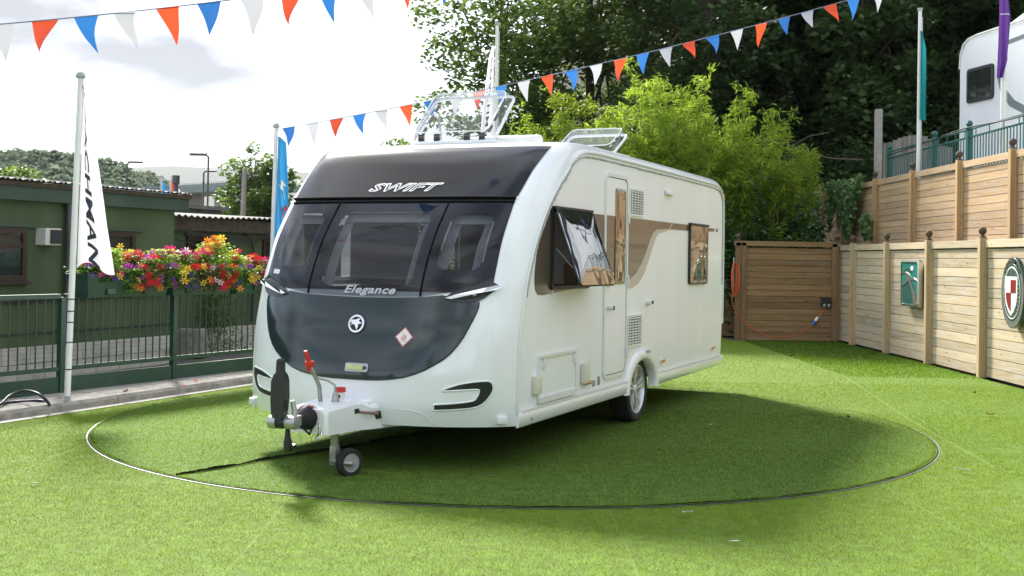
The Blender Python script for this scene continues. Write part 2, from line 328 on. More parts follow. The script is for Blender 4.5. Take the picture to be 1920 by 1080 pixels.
# metal ring round the turntable and the dark gap inside it
def ring(r0, r1, z, n=128):
    q = MB(); vs = []
    for k in range(n):
        c, s = math.cos(2*math.pi*k/n), math.sin(2*math.pi*k/n)
        vs += [(TC.x+r0*c, TC.y+r0*s, z), (TC.x+r1*c, TC.y+r1*s, z)]
    q.add(vs, [(2*k, 2*k+1, (2*k+3) % (2*n), (2*k+2) % (2*n)) for k in range(n)]); return q
M['ringm'] = mat('dull_aluminium_edge', (.30, .30, .28), .5, metal=.5, var=.4, vscale=8, dirt=.7, dirtcol=(.06, .07, .03))
tr_ = empty('turntable_rim', TC, 0, 'thin metal rim ring let into the lawn around the turntable', 'rim')
q = ring(TR+.010, TR+.018, .006); q.v = [(x-TC.x, y-TC.y, z) for x, y, z in q.v]; q.build('edge_strip', M['ringm'], tr_)
q = ring(TR-.006, TR+.008, .005); q.v = [(x-TC.x, y-TC.y, z) for x, y, z in q.v]; q.build('gap', M['soilgap'], tr_)
# ---- turf blades: real little blades, denser near by
def inpoly(P, poly):
    x, y = P[:, 0], P[:, 1]; c = np.zeros(len(P), bool); n = len(poly)
    for i in range(n):
        x0, y0 = poly[i]; x1, y1 = poly[(i+1) % n]
        cond = (y0 > y) != (y1 > y)
        with np.errstate(divide='ignore', invalid='ignore'): xi = (x1-x0)*(y-y0)/(y1-y0)+x0
        c ^= cond & (x < xi)
    return c
def scatter(x0, x1, y0, y1, dens):
    n = int((x1-x0)*(y1-y0)*dens); return np.c_[rng.uniform(x0, x1, n), rng.uniform(y0, y1, n)]
def smooth_noise(P, scale, seed):
    r = np.random.default_rng(seed); out = np.zeros(len(P))
    for o in range(4):
        for _ in range(3):
            k = r.normal(size=2); k = k/np.linalg.norm(k)*2*math.pi/scale*(2**o)*r.uniform(.7, 1.3); out += np.sin(P @ k + r.uniform(0, 6.28))*(.6**o)
    return out/4
def blades(name, P, h, w, lean, leandir, m, z0=0, tint=None, label=None, cat=None):
    n = len(P); ang = rng.uniform(0, 2*math.pi, n); hh = h*rng.uniform(.55, 1.25, n)
    tx = np.cos(ang)*w/2; ty = np.sin(ang)*w/2
    ld = np.array(leandir)/np.linalg.norm(leandir); tuft = smooth_noise(P, .12, 5)[:, None]*.35
    l = (ld*lean + rng.normal(size=(n, 2))*.34 + np.c_[tuft, -tuft])*hh[:, None]
    V = np.empty((n, 3, 3)); V[:, 0] = np.c_[P[:, 0]-tx, P[:, 1]-ty, np.full(n, z0)]; V[:, 1] = np.c_[P[:, 0]+tx, P[:, 1]+ty, np.full(n, z0)]
    V[:, 2] = np.c_[P+l, z0+hh]
    t = rng.uniform(0, 1, n)*.22 + (.5+.5*np.clip(tint if tint is not None else 0, -1, 1))*.70+.04
    o = np_mesh(name, V.reshape(-1, 3), np.arange(3*n).reshape(-1, 3), m, attr=np.repeat(t, 3))
    tag(o, label, cat, kind='stuff'); return o
M['grass'] = leafmat('artificial_grass', (.160, .242, .005), (.240, .330, .011), .38, .8, .0, .8)
M['grassdisc'] = leafmat('turntable_grass', (.122, .212, .007), (.188, .286, .014), .38, .8, .0, .8)
M['grassroll'] = leafmat('newer_grass_roll', (.130, .235, .004), (.20, .315, .010), .38, .8, .0, .8)
M['grassmat'] = leafmat('lush_grass_roll', (.085, .185, .006), (.15, .265, .016), .38, .8, .0, .8)
bands = [(3.6, 5.6, 11500), (5.6, 7.6, 11500), (7.6, 9.6, 9800), (9.6, 12, 7200), (12, 15, 4600), (15, 19, 2300), (19, 25.4, 1500)]
P = np.concatenate([scatter(max(-7.5, -.47*y1-.3), min(6.42, .47*y1+.3), y0, y1, d) for y0, y1, d in bands])
P = P[inpoly(P, turf_poly)]
rr = np.hypot(P[:, 0]-TC.x, P[:, 1]-TC.y)
seamx = np.interp(P[:, 1], [3, 8, 11.5, 15.9, 22.5, 26], [3.3, 3.62, 3.95, 4.55, 4.5, 4.5])
isdisc = rr < TR-.012; out = rr > TR+.022+.014*np.clip(np.sin(np.arctan2(P[:, 1]-TC.y, P[:, 0]-TC.x)*3+2.2)+.4*smooth_noise(P, .6, 2), 0, 1)
roll = out & (P[:, 0] > seamx) & (P[:, 1] > 8.2); lush = roll & (P[:, 1] > 15.9)
gap = (np.abs(P[:, 0]-seamx) < .012) & (P[:, 1] > 9)
# worn and thin places
thin = smooth_noise(P, 2.2, 9) > .55
keep = ~(thin & (rng.uniform(size=len(P)) < .35))
A_ = P[out & ~roll & keep & ~gap]; B_ = P[roll & ~lush & keep & ~gap]; L_ = P[lush & ~gap]
def lane(Q):      # rolls of turf laid side by side, each with its own pile and wear, faint joints between
    k = np.floor((Q[:, 0]-.62-.02*np.sin(Q[:, 1]*1.3))/2.0).astype(int); return np.array([-.35, .30, -.15, .35, .0])[k % 5]
jn = np.abs(((A_[:, 0]-.62-.02*np.sin(A_[:, 1]*1.3)+1) % 2.0)-1) < .008
A_ = A_[~(jn & (rng.uniform(size=len(A_)) < .8))]
def wid(Q): return .0027 + .00040*np.clip(Q[:, 1]-6, 0, 14)
blades('grass', A_, .0085, wid(A_), .55, (.3, .9), M['grass'], 0, lane(A_)+.8*smooth_noise(A_, 1.6, 3)+.3*smooth_noise(A_, .35, 4), 'bright short artificial grass of the main lawn around the turntable', 'grass')
blades('grass', B_, .009, wid(B_), .35, (-.9, -.2), M['grassroll'], 0, smooth_noise(B_, 1.3, 13)+.3*smooth_noise(B_, .3, 14), 'greener grass roll laid beside the pale timber fence', 'grass')
blades('grass', L_, .025, wid(L_), .35, (-.3, -.9), M['grassmat'], 0, smooth_noise(L_, 1.0, 23), 'deep green lush strip of turf in the fence corner', 'grass')
D_ = P[isdisc]
sA, sB = np.array([-2.25, 8.10]), np.array([-.50, 10.45]); sd_ = (sB-sA)/np.linalg.norm(sB-sA); sn_ = np.array([-sd_[1], sd_[0]])
ds = (D_-sA) @ sn_ + .02*np.sin(((D_-sA) @ sd_)*5) + .008*np.sin(((D_-sA) @ sd_)*23)
al = (D_-sA) @ sd_
g = (np.abs(ds) < .012) & (al > -.2) & (al < 3.4)
D_ = D_[~g]; ds = ds[~g]; al = al[~g]
edge = (np.hypot(D_[:, 0]-TC.x, D_[:, 1]-TC.y) > TR-.030) | ((np.abs(ds) < .03) & (al < 3.3))
blades('grass', D_[~edge], .0085, wid(D_[~edge]), .35, (-.2, -.95), M['grassdisc'], .010, smooth_noise(D_[~edge], 1.4, 33)+.3*smooth_noise(D_[~edge], .3, 34), 'darker grass on the round turntable under the caravan', 'grass')
E_ = np.repeat(D_[edge], 2, axis=0)+rng.normal(size=(2*edge.sum(), 2))*.006
blades('grass', E_, .015+.006*smooth_noise(E_, .5, 41), wid(E_), .2, (-.2, -.9), M['grassdisc'], .010, smooth_noise(E_, .4, 43)-.2, 'raised frayed turf edges of the turntable and its seam', 'grass')
q = MB(); 
for i in range(24):
    t0, t1 = i/24*3.2+.1, (i+1)/24*3.2+.1
    p0, p1 = sA+sd_*t0-sn_*.02*math.sin(t0*5), sA+sd_*t1-sn_*.02*math.sin(t1*5)
    q.add([(*(p0-sn_*.014), .0145), (*(p1-sn_*.014), .0145), (*(p1+sn_*.014), .0145), (*(p0+sn_*.014), .0145)], [(0, 1, 2, 3)])
# curled-up cut edges: dark backing shows along the seam and the front of the turntable
def cut_edge(pts, hs, lean):
    pts = [np.array(p, float) for p in pts]; q_ = MB(); q_.grid([[(*p, .005) for p in pts], [(*(p+lean*.3), .010) for p in pts], [(*(p+lean*h), .010+h) for p, h in zip(pts, hs)]]); return q_
tt = np.linspace(-.04, 3.3, 150); sp_ = np.array([sA+sd_*t-sn_*.02*math.sin(t*5)+sn_*.010 for t in tt]); hs = .017+.007*np.clip(smooth_noise(sp_, .5, 51), -.9, 1)+.005*rng.uniform(size=150)
q.v += []; tag(q.build('turf_seam', M['soilgap']), kind='structure'); tag(cut_edge(sp_, hs, np.array([0, .02])).build('turf_cut_edge', M['soilgap']), kind='structure')
aa = np.linspace(R_(175), R_(372), 420); ep = np.array([[TC.x+(TR-.013)*math.cos(a), TC.y+(TR-.013)*math.sin(a)] for a in aa]); hs = np.clip(.004+.009*smooth_noise(ep, .7, 61)+.005*rng.uniform(size=420), 0, 1)*np.interp(aa, [R_(175), R_(215), R_(350), R_(372)], [.1, .55, .55, .15])
tag(cut_edge(ep, hs, np.array([0, .02])).build('turf_cut_edge', M['soilgap']), kind='structure')
# ---- concrete edging strip left of the lawn, in cast lengths
kb = empty('kerb', kerb(0), 0); tag(kb, kind='structure')
for i in range(-7, 9):
    s0, s1 = i*1.5, i*1.5+1.49
    q = MB(); q.prism([(0, -.05), (.0, .055), (.03, .085), (.30, .095), (.30, -.05)], lambda u, v, e: kerb(s0 if e == 0 else s1, u, v)-kerb(0)); q.build('kerb_stone', M['concrete2'], kb)
    q = MB(); q.prism([(.305, -.05), (.305, .083+.004*(i % 3)), (1.25, .083+.004*(i % 2)), (1.25, -.05)], lambda u, v, e: kerb(s0 if e == 0 else s1, u, v)-kerb(0)); q.build('slab', M['concrete'], kb)
q = MB(); q.add([kerb(-11, -.16, .006), kerb(13, -.10, .006), kerb(13, .0, .006), kerb(-11, .0, .006)], [(0, 1, 2, 3)])
tag(q.build('concrete_strip', M['concrete']), kind='structure')
# ---- terraces behind the timber fences and the wooded hillside
M['soil'] = mat('dark_soil_leaf_litter', (.022, .020, .013), 1, var=.5, vscale=3, bump=.6, bscale=8)
q = MB(); q.prism([(6.56, -.03), (6.56, 1.80), (7.28, 1.84), (7.28, -.03)], lambda u, v, e: (u, -2 if e == 0 else 24.5, v)); tag(q.build('lower_terrace', M['soil']), kind='structure')
q = MB(); q.prism([(7.30, -.02), (7.30, 2.92), (26, 3.0), (26, -.02)], lambda u, v, e: (u, -2 if e == 0 else 29.5, v)); tag(q.build('upper_terrace', M['concrete']), kind='structure')
rows = []
for j in range(22):
    y = 25.6+j*2.2; row = []
    for i in range(30):
        x = -2+i*1.9; zz = max(-.02, (y-25.5)*.40*min(1, max(0, (x+1)/6))) + max(0, x-7)*.25 + max(0, y-38)*.9*min(1, max(0, (x-1)/4)) + .35*math.sin(x*.9+y*.7)*min(1, j/3)
        row.append((x, y, zz-.02 if j else -.3))
    rows.append(row)
q = MB(); q.grid(rows); tag(q.build('hillside', M['soil'], smooth=80), kind='structure')
# ------------------------------------------------------------------ touring caravan (local x = rearwards, y = across from the near side, z = up)
CW = 2.28; CC = CW/2
van = empty('caravan', (.03, 8.41, 0), R_(66.1), 'white touring caravan with dark front windows parked on the grass turntable', 'caravan')
_pr = [(.06, .33), (.03, .46), (.03, .60), (.035, .74), (.065, .99), (.125, 1.22), (.185, 1.40), (.33, 1.665), (.555, 1.933), (.70, 2.07), (.854, 2.2), (1.0, 2.32), (1.126, 2.405), (1.27, 2.46), (1.45, 2.488), (1.8, 2.50)]
def catmull(P, n=8):
    out = []
    for i in range(len(P)-1):
        p0, p1, p2, p3 = (np.array(P[min(max(k, 0), len(P)-1)], float) for k in (i-1, i, i+1, i+2))
        for t in np.linspace(0, 1, n, endpoint=False):
            out.append(.5*((2*p1)+(-p0+p2)*t+(2*p0-5*p1+4*p2-p3)*t*t+(-p0+3*p1-3*p2+p3)*t**3))
    out.append(np.array(P[-1], float)); return np.array(out)
PRF = catmull(_pr); PRZ = np.maximum.accumulate(PRF[:, 1]+np.arange(len(PRF))*1e-7)
def front_l(y, z):
    l = np.interp(z, PRZ, PRF[:, 0]); u = min(1, abs(y-CC)/CC)
    p = np.interp(z, [.34, .6, 1.0], [2.6, 3.2, 4.]); B = np.interp(z, [.34, .7, 1.0, 2.5], [.42, .40, .35, .34])
    b0 = np.interp(z, [.34, .6, 1.2, 1.5, 1.88, 2.2, 2.5], [.03, .05, .065, .085, .17, .27, .28])
    return l-(b0*(1-u**22)+(B-b0)*(1-u**p))
def S(y, z, off=0.):
    e = .004; l = front_l(y, z)
    if off:
        dy = (front_l(y+e, z)-front_l(y-e, z))/(2*e); dz = (front_l(y, z+e)-front_l(y, z-e))/(2*e)
        n = Vector((-1, dy, dz)).normalized(); return Vector((l, y, z))+n*off
    return Vector((l, y, z))
# outer skin: front moulding + roof + rear as one lofted sheet, then the two flat sides
zs = [PRZ[i] for i in range(0, len(PRZ), 2)]
ys = sorted(set([0, .004, .012, .025, .045, .075, .12, .18, .26, .36, .48, .62, .78, .95, CC] + [CW-k for k in (0, .004, .012, .025, .045, .075, .12, .18, .26, .36, .48, .62, .78, .95)]))
def edge_drop(y):
    d = min(y, CW-y); r = .05
    return 0 if d >= r else r-math.sqrt(max(0, r*r-(r-d)**2))
rear = [(1.95, 2.50), (2.4, 2.50), (4.2, 2.50), (5.7, 2.495), (5.95, 2.475), (6.08, 2.43), (6.16, 2.35), (6.19, 2.22), (6.20, 1.9), (6.20, 1.2), (6.19, .8), (6.15, .5), (6.10, .34)]
rows = []
for z in zs:
    top = min(1, max(0, (z-1.9)/.6))
    rows.append([Vector((front_l(y, z)+edge_drop(y)*(1-top)*.0, y, z-edge_drop(y)*top)) for y in ys])
for l, z in rear:
    k = max(0, (l-5.6)/.6); u = lambda y: abs(y-CC)/CC
    rows.append([Vector((l+.05*k*(1-u(y)**3)-edge_drop(y)*k, y, z-edge_drop(y)*(1 if z > 2.3 else 0)+.012*(1-u(y)**2)*(1 if z > 2.45 else 0))) for y in ys])
mb = MB(); mb.grid(rows)
def hole(f):
    P = [Vector(mb.v[i]) for i in f]
    if all(p.x < 1.2 and .19 < p.y < CW-.19 and 1.29 < p.z < 1.93 for p in P): return True          # behind the front glazing
    return all(p.z > 2.4 and 1.40 < p.x < 2.0 and .85 < p.y < 1.5 for p in P)                       # under the front rooflight
mb.f = [f for f in mb.f if not hole(f)]; mb.build('front_roof_moulding', M['gel'], van, smooth=50)
def side_poly(y):
    P = [(r[0 if y < 1 else -1].x, r[0 if y < 1 else -1].z) for r in rows]
    arch = [(3.0+.39*math.cos(a), .33+.262*math.sin(a)) for a in np.linspace(0, math.pi, 15)]
    return P + arch
for y, nm in ((0, 'side_wall'), (CW, 'side_wall')):
    P = side_poly(y); q = MB(); q.add([(l, y, z) for l, z in P], [tuple(range(len(P)))])
    WH = ((2.75, 3.55, 1.35, 1.92), (.70, 1.45, 1.35, 1.90)) if y > 1 else ((.68, 1.47, 1.335, 1.91),)
    if True:
        bm = bmesh.new(); vv = [bm.verts.new(p) for p in q.v]; bm.faces.new(vv)
        for co, no in [c_ for h_ in WH for c_ in (((h_[0], 0, 0), (1, 0, 0)), ((h_[1], 0, 0), (1, 0, 0)), ((0, 0, h_[2]), (0, 0, 1)), ((0, 0, h_[3]), (0, 0, 1)))]: bmesh.ops.bisect_plane(bm, geom=bm.verts[:]+bm.edges[:]+bm.faces[:], plane_co=co, plane_no=no)
        for f in list(bm.faces):
            c = f.calc_center_median()
            if any(h_[0] < c.x < h_[1] and h_[2] < c.z < h_[3] for h_ in WH): bm.faces.remove(f)
        bm.verts.index_update(); q = MB(); q.add([v.co for v in bm.verts], [[v.index for v in f.verts] for f in bm.faces]); bm.free()
    q.build(nm, M['alu'], van)
MB().box((3.15, CW-.01, 1.635), (.78, .006, .55)).build('far_side_window', M['clear'], van); MB().box((1.075, CW-.01, 1.625), (.73, .006, .53)).build('far_side_window', M['clear'], van)
inn_ = empty('interior', (0, 0, 0)); inn_.parent = van
MB().box((4.3, CC, 1.35), (.04, CW-.2, 1.9)).build('bulkhead', M['intwall'], inn_); MB().box((2.4, CC, .44), (3.9, CW-.12, .03)).build('floor', M['intwood'], inn_)
MB().box((2.9, .03, 1.5), (2.6, .02, 1.5)).box((1.75, CW-.03, .9), (2.0, .02, .85)).box((3.95, CW-.03, 1.35), (.7, .02, 1.85)).build('lining', M['intwall'], inn_)
MB().bbox((1.35, .45, .80), (1.5, .6, .30), .05).bbox((1.35, CW-.45, .80), (1.5, .6, .30), .05).bbox((1.35, .20, 1.08), (1.5, .14, .42), .05).bbox((1.35, CW-.20, 1.08), (1.5, .14, .42), .05).build('sofa', M['sofa'], inn_, smooth=40)
MB().bbox((.62, CC, .86), (.5, .9, .5), .03).build('chest', M['intwood'], inn_); MB().bbox((3.6, .55, 1.0), (1.0, .6, 1.0), .02).build('kitchen_unit', M['intwood'], inn_); MB().bbox((2.0, .19, 2.2), (2.2, .30, .36), .03).bbox((2.0, CW-.19, 2.2), (2.2, .30, .36), .03).build('overhead_locker', M['intwood'], inn_)
q = MB(); q.box((1.33, CC, .40), (2.4, CW-.06, .03)); q.box((4.8, CC, .40), (2.6, CW-.06, .03)); q.box((3.0, CC, .41), (1.2, CW-.9, .03)); q.box((1.2, CC, .35), (2.6, .9, .06)); q.box((4.6, CC, .35), (2.4, .9, .06)); q.build('chassis_floor', M['black'], van)
q = MB()
q.box((3.0, .34, .55), (.95, .02, .5)); q.box((3.0, CW-.34, .55), (.95, .02, .5))
for yy in (.05, CW-.05):     # wheel boxes
    q.box((3.0, yy+(.16 if yy < 1 else -.16), .62), (.82, .34, .03)); 
q.box((3.0, CC, .30), (.09, CW-.3, .09)); q.build('axle', M['black'], van)
# ---- helpers on the curved front
def patch(name, m, ycols, zlo, zhi, off=.006, rows_n=14, parent=van, mirror=False, rim=True):
    """sheet over the front between zlo(y) and zhi(y); edges turned back to the skin"""
    q = MB(); g = []
    for y in ycols:
        a, b = zlo(y), zhi(y); ta = np.interp(a, PRZ, np.arange(len(PRZ))); tb = np.interp(b, PRZ, np.arange(len(PRZ)))
        g.append([S(y, float(np.interp(t, np.arange(len(PRZ)), PRZ)), off) for t in np.linspace(ta, tb, rows_n)])
    q.grid(g)
    if rim:
        def back(p): return Vector((p.x+off+.012, p.y, p.z))
        per = [g[0][j] for j in range(rows_n)] + [g[i][-1] for i in range(1, len(g))] + [g[-1][j] for j in range(rows_n-2, -1, -1)] + [g[i][0] for i in range(len(g)-2, 0, -1)]
        q.grid([per+[per[0]], [back(p) for p in per]+[back(per[0])]])
    return q.build(name, m, parent, smooth=40)
def lin(xs, vs): return lambda y: float(np.interp(y, xs, vs))
def sym(f): return lambda y: f(min(y, CW-y))
YL = .165                                            # outer edge of the dark glazing
def cols(a, b, n): return list(np.linspace(a, b, n))
# gloss black brow above the ridge, ending on the roof
brow_edge = lin([1.98, 2.1, 2.21, 2.34, 2.44], [.155, .14, .13, .11, .10])
q = MB(); g = []
tz = np.linspace(np.interp(2.005, PRZ, np.arange(len(PRZ))), np.interp(2.425, PRZ, np.arange(len(PRZ))), 20)
for t in tz:
    z = float(np.interp(t, np.arange(len(PRZ)), PRZ)); e0 = brow_edge(z)
    g.append([S(e0+(CW-2*e0)*k/40, z, .006) for k in range(41)])
q.grid(g); q.build('brow_panel', M['blackgloss'], van, smooth=40)
q = MB()
for z, off, r in ((1.985, .014, .013), (1.955, .008, .007)):
    q.tube([S(.158+(CW-.316)*k/40, z, off) for k in range(41)], r, 6)
M['sealblack'] = mat('matt_black_rubber', (.006, .006, .007), .9, spec=.08); q.build('ridge_trim', M['sealblack'], van, smooth=40)
def in_rr(y, z, y0, z0, y1, z1, r):
    dx = max(y0+r-y, 0, y-(y1-r)); dz = max(z0+r-z, 0, z-(z1-r)); return dx*dx+dz*dz < r*r and y0 < y < y1 and z0 < z < z1
HOLES = ((.255, 1.45, .585, 1.865), (.755, 1.315, CW-.755, 1.88), (CW-.585, 1.45, CW-.255, 1.865))
nyy, nzz = 130, 64; g = [[S(.160+(CW-.32)*k/nyy, z, .003) for k in range(nyy+1)] for z in np.linspace(1.285, 2.03, nzz+1)]
q = MB(); q.grid(g)
def cen(f): return sum((Vector(q.v[i]) for i in f), Vector())/4
q.f = [f for f in q.f if not any(in_rr(cen(f).y, cen(f).z, *h, .07) for h in HOLES)]
q.build('glazing_surround', M['black'], van, smooth=60)
for h in HOLES:
    for y0, y1 in ((h[0]-.02, h[0]+.075), (h[2]-.075, h[2]+.02)):
        n_ = 9; q = MB(); q.grid([[S(y0+(y1-y0)*k/n_, z, -.05-.012*(k % 2)) for k in range(n_+1)] for z in np.linspace(h[1]-.03, h[3]+.03, 8)]); q.build('curtain', M['paleblind'], inn_)
    q = MB(); q.grid([[S(h[0]+(h[2]-h[0])*k/8, z, -.045) for k in range(9)] for z in (h[3]-.05, h[3]+.02)]); q.build('blind_cassette', M['paleblind'], inn_, smooth=60)
# three dark panes
zbot = sym(lin([.165, .20, .30, .42, .64, .85, CC], [1.40, 1.385, 1.335, 1.288, 1.252, 1.243, 1.238]))
ztop = lambda y: 1.940
SE = .66
side_y0 = lin([1.24, 1.38, 1.57, 1.75, 1.95], [.20, .178, .168, .160, .156])
for a, b, nm in ((.168, SE-.006, 'side_pane'), (SE+.006, CW-SE-.006, 'centre_pane'), (CW-SE+.006, CW-.168, 'side_pane')):
    w = patch('front_window', M['darkglass'], cols(a, b, 22), zbot, ztop, .007)
    w['label'] = {'centre_pane': 'large dark tinted middle front window', 'side_pane': 'dark tinted front corner window'}[nm]
for y_ in (SE, CW-SE):
    MB().tube([S(y_, z, .006) for z in np.linspace(zbot(y_), 1.94, 12)], .0075, 6).build('pane_seal', M['sealblack'], van, smooth=60)
# graphite locker panel
gx = [.235, .25, .275, .305, .34, .385, .44, .51, .59, .68, .78, .90, 1.0, CC]
gl = [1.19, 1.13, 1.06, .985, .92, .86, .81, .765, .722, .69, .670, .657, .653, .652]
glow = sym(lin(gx, gl)); ghi = sym(lin([.235, .26, .40, .47, .64, .85, CC], [1.215, 1.218, 1.235, 1.266, 1.246, 1.237, 1.232]))
gc = sorted([.236, .245, .26, .28, .31, .345, .385, .435, .49, .55, .62, .70, .80, .90, 1.0, 1.07] + [CC] + [CW-k for k in (.236, .245, .26, .28, .31, .345, .385, .435, .49, .55, .62, .70, .80, .90, 1.0, 1.07)])
locker = patch('locker_lid', M['greygloss'], gc, glow, ghi, .009, 16); locker['label'] = 'graphite grey gloss front locker lid'
# black shut line round the lid
q = MB(); pts = [S(y, glow(y)-.004, .002) for y in gc]; q.tube([S(gc[0], 1.22, .002)]+pts+[S(gc[-1], 1.22, .002)], .008, 5); q.build('shut_line', M['black'], van, smooth=40)
# badge: black roundel, chrome ring and swift bird
bq = empty('badge', S(CC, 1.037, .012)); bq.parent = van
nrm = (S(CC, 1.04, .1)-S(CC, 1.04, 0)).normalized(); BM = nrm.to_track_quat('Z', 'Y').to_matrix()
ux = Vector((0, -1, 0)); uy = nrm.cross(ux).normalized(); uy = uy if uy.z > 0 else -uy
def bp_(x, y, h=0): return ux*x+uy*y+nrm*h
def disc_mesh(r0, r1, h0, h1, n=40):
    q = MB(); q.grid([[bp_(r*math.cos(2*math.pi*k/n), r*math.sin(2*math.pi*k/n), h) for k in range(n+1)] for r, h in ((r1+.004, 0), (r1, h1), (r0, h1), (max(r0-.002, .0001), h0))]); return q
disc_mesh(.0, .072, .004, .004).build('roundel', M['black'], bq, smooth=50)
disc_mesh(.052, .066, .004, .011).build('chrome_ring', M['chrome'], bq, smooth=50)
bird = [(-.050, .016), (-.030, .030), (-.006, .028), (.010, .038), (.034, .036), (.020, .022), (.032, .012), (.052, .006), (.034, .000), (.018, -.004), (.020, -.022), (.010, -.046), (-.002, -.024), (-.010, -.008), (-.030, -.004), (-.044, -.016), (-.034, .004)]
q = MB(); q.prism(bird, lambda x, y, e: bp_(x, y, .006 if e == 0 else .013)); q.build('bird_emblem', M['chrome'], bq)
# hazard diamond sticker and locker handle
def front_poly(name, m, poly, off, parent=van, thick=.002):
    q = MB(); q.prism(poly, lambda y, z, e: S(y, z, off if e else off-thick)); return q.build(name, m, parent)
dc = (.735, .958)
st = front_poly('warning_sticker', M['pinkprint'], [(dc[0]+.072, dc[1]), (dc[0], dc[1]+.072), (dc[0]-.072, dc[1]), (dc[0], dc[1]-.072)], .0115)
front_poly('sticker_face', M['paper'], [(dc[0]+.062, dc[1]), (dc[0], dc[1]+.062), (dc[0]-.062, dc[1]), (dc[0], dc[1]-.062)], .0128, st)
M['palepink'] = mat('faded_pink_print', (.66, .38, .38), .5, var=.1)
flame = [(dc[0]+.020, dc[1]-.022), (dc[0]+.024, dc[1]+.004), (dc[0]+.012, dc[1]-.002), (dc[0]+.006, dc[1]+.028), (dc[0]-.006, dc[1]+.008), (dc[0]-.012, dc[1]+.018), (dc[0]-.022, dc[1]+.002), (dc[0]-.018, dc[1]-.022)]
front_poly('flame_symbol', M['palepink'], flame, .0138, st)
front_poly('flame_base', M['palepink'], [(dc[0]+.022, dc[1]-.028), (dc[0]-.022, dc[1]-.028), (dc[0]-.022, dc[1]-.033), (dc[0]+.022, dc[1]-.033)], .0138, st)
lh = front_poly('locker_handle', M['castgrey'], rrect(1.085-.095, .728-.030, 1.085+.095, .728+.030, .012), .014, thick=.008)
M['limegrey'] = mat('worn_silver_handle', (.45, .52, .22), .3, metal=.4, var=.2, vscale=12)
front_poly('handle_bar', M['limegrey'], rrect(1.085-.055, .728-.018, 1.085+.075, .728+.016, .008), .022, lh, .008)
front_poly('lock_barrel', M['black'], rrect(1.085-.08, .728-.012, 1.085-.06, .728+.010, .006), .019, lh, .006)
# lettering
def on_front(yc, zc, off, sx=1, slope=0): return lambda x, y: S(yc-x*sx, zc+y+slope*x, off)
text_on('lettering', 'SWIFT', lambda x, y: S(CC-x*2.02, 2.045+y*.92, .0085), M['white'], van, .098, .36, .0040, 1.06, 6)
M['inkblack'] = mat('black_print', (.012, .012, .015), .2, var=.1)
text_on('lettering', 'SWIFT', lambda x, y: S(CC-x*2.02, 2.045+y*.92, .0102), M['inkblack'], van, .098, .36, -.0006, 1.06, 6)
text_on('lettering', 'Elegance', lambda x, y: S(1.085-x*1.28, 1.262+y*.86, .0125), M['castgrey'], van, .090, .30, .0030, 1.08, 8)
front_poly('barcode_sticker', M['paper'], [(2.03, 1.39), (1.955, 1.384), (1.955, 1.418), (2.03, 1.424)], .0105, thick=.001)
# headlamp notches with chrome blades
for sgn in (0, 1):
    my = (lambda y: CW-y) if sgn else (lambda y: y)
    notch = [(.475, 1.245), (.43, 1.278), (.34, 1.318), (.25, 1.352), (.185, 1.372), (.135, 1.345), (.15, 1.30), (.20, 1.250), (.245, 1.222), (.34, 1.213), (.43, 1.218)]
    n_ = front_poly('lamp_recess', M['satin'], [(my(y), z) for y, z in notch], .0125, thick=.006)
    q = MB(); blade = [(.462, 1.238), (.40, 1.262), (.30, 1.292), (.20, 1.318), (.135, 1.338), (.118, 1.326), (.135, 1.305), (.22, 1.284), (.32, 1.258), (.42, 1.232)]
    q.prism([(my(y), z) for y, z in blade], lambda y, z, e: S(y, z, .010 if e == 0 else .034)); q.build('chrome_blade', M['chrome'], van)
    # bumper air scoop: black C with a white finger in it, raised white lip round it
    C_ = [(.425, .592), (.34, .632), (.245, .655), (.15, .664), (.118, .648), (.112, .60), (.135, .548), (.18, .495), (.26, .468), (.475, .452), (.483, .470), (.478, .492), (.36, .503), (.235, .522), (.205, .552), (.192, .59), (.205, .604), (.30, .599)]
    Cd = [tuple(p) for p in catmull([C_[-1]]+C_+C_[:2], 6)][6:-6]; cell = .0045
    gy = np.arange(.10, .50, cell); gz = np.arange(.44, .68, cell); YY, ZZ = np.meshgrid(gy, gz, indexing='ij'); ins = inpoly(np.c_[YY.ravel()+cell/2, ZZ.ravel()+cell/2], Cd).reshape(YY.shape)
    q = MB(); vid = {}
    def vq(i, j):
        if (i, j) not in vid: vid[i, j] = len(q.v); q.v.append(tuple(S(my(float(gy[0]+i*cell)), float(gz[0]+j*cell), .0025)))
        return vid[i, j]
    for i, j in zip(*np.nonzero(ins)): q.f.append((vq(i, j), vq(i+1, j), vq(i+1, j+1), vq(i, j+1)))
    sc_ = q.build('air_scoop', M['black'], van, smooth=60)
    q = MB(); q.tube([S(my(y), z, .001) for y, z in Cd+Cd[:2]], .0065, 6, False); q.build('scoop_lip', M['gel'], van, smooth=60)
    # position lamp on the bumper corner
    q = MB(); q.bbox(S(my(.075), .385, .012), (.06, .075, .055), .012, rz=.6 if not sgn else -.6); q.build('position_lamp', M['trim'], van, smooth=40)
# fold lines of the lower bumper moulding
q = MB(); q.tube([S(y, z, .002) for y, z in [(.47, .338), (.52, .38), (.57, .425), (.64, .445), (.74, .45), (.84, .452)]], [.0005, .0015, .002, .002, .0015, .0005], 6); q.build('bumper_crease', M['gel'], van, smooth=60)
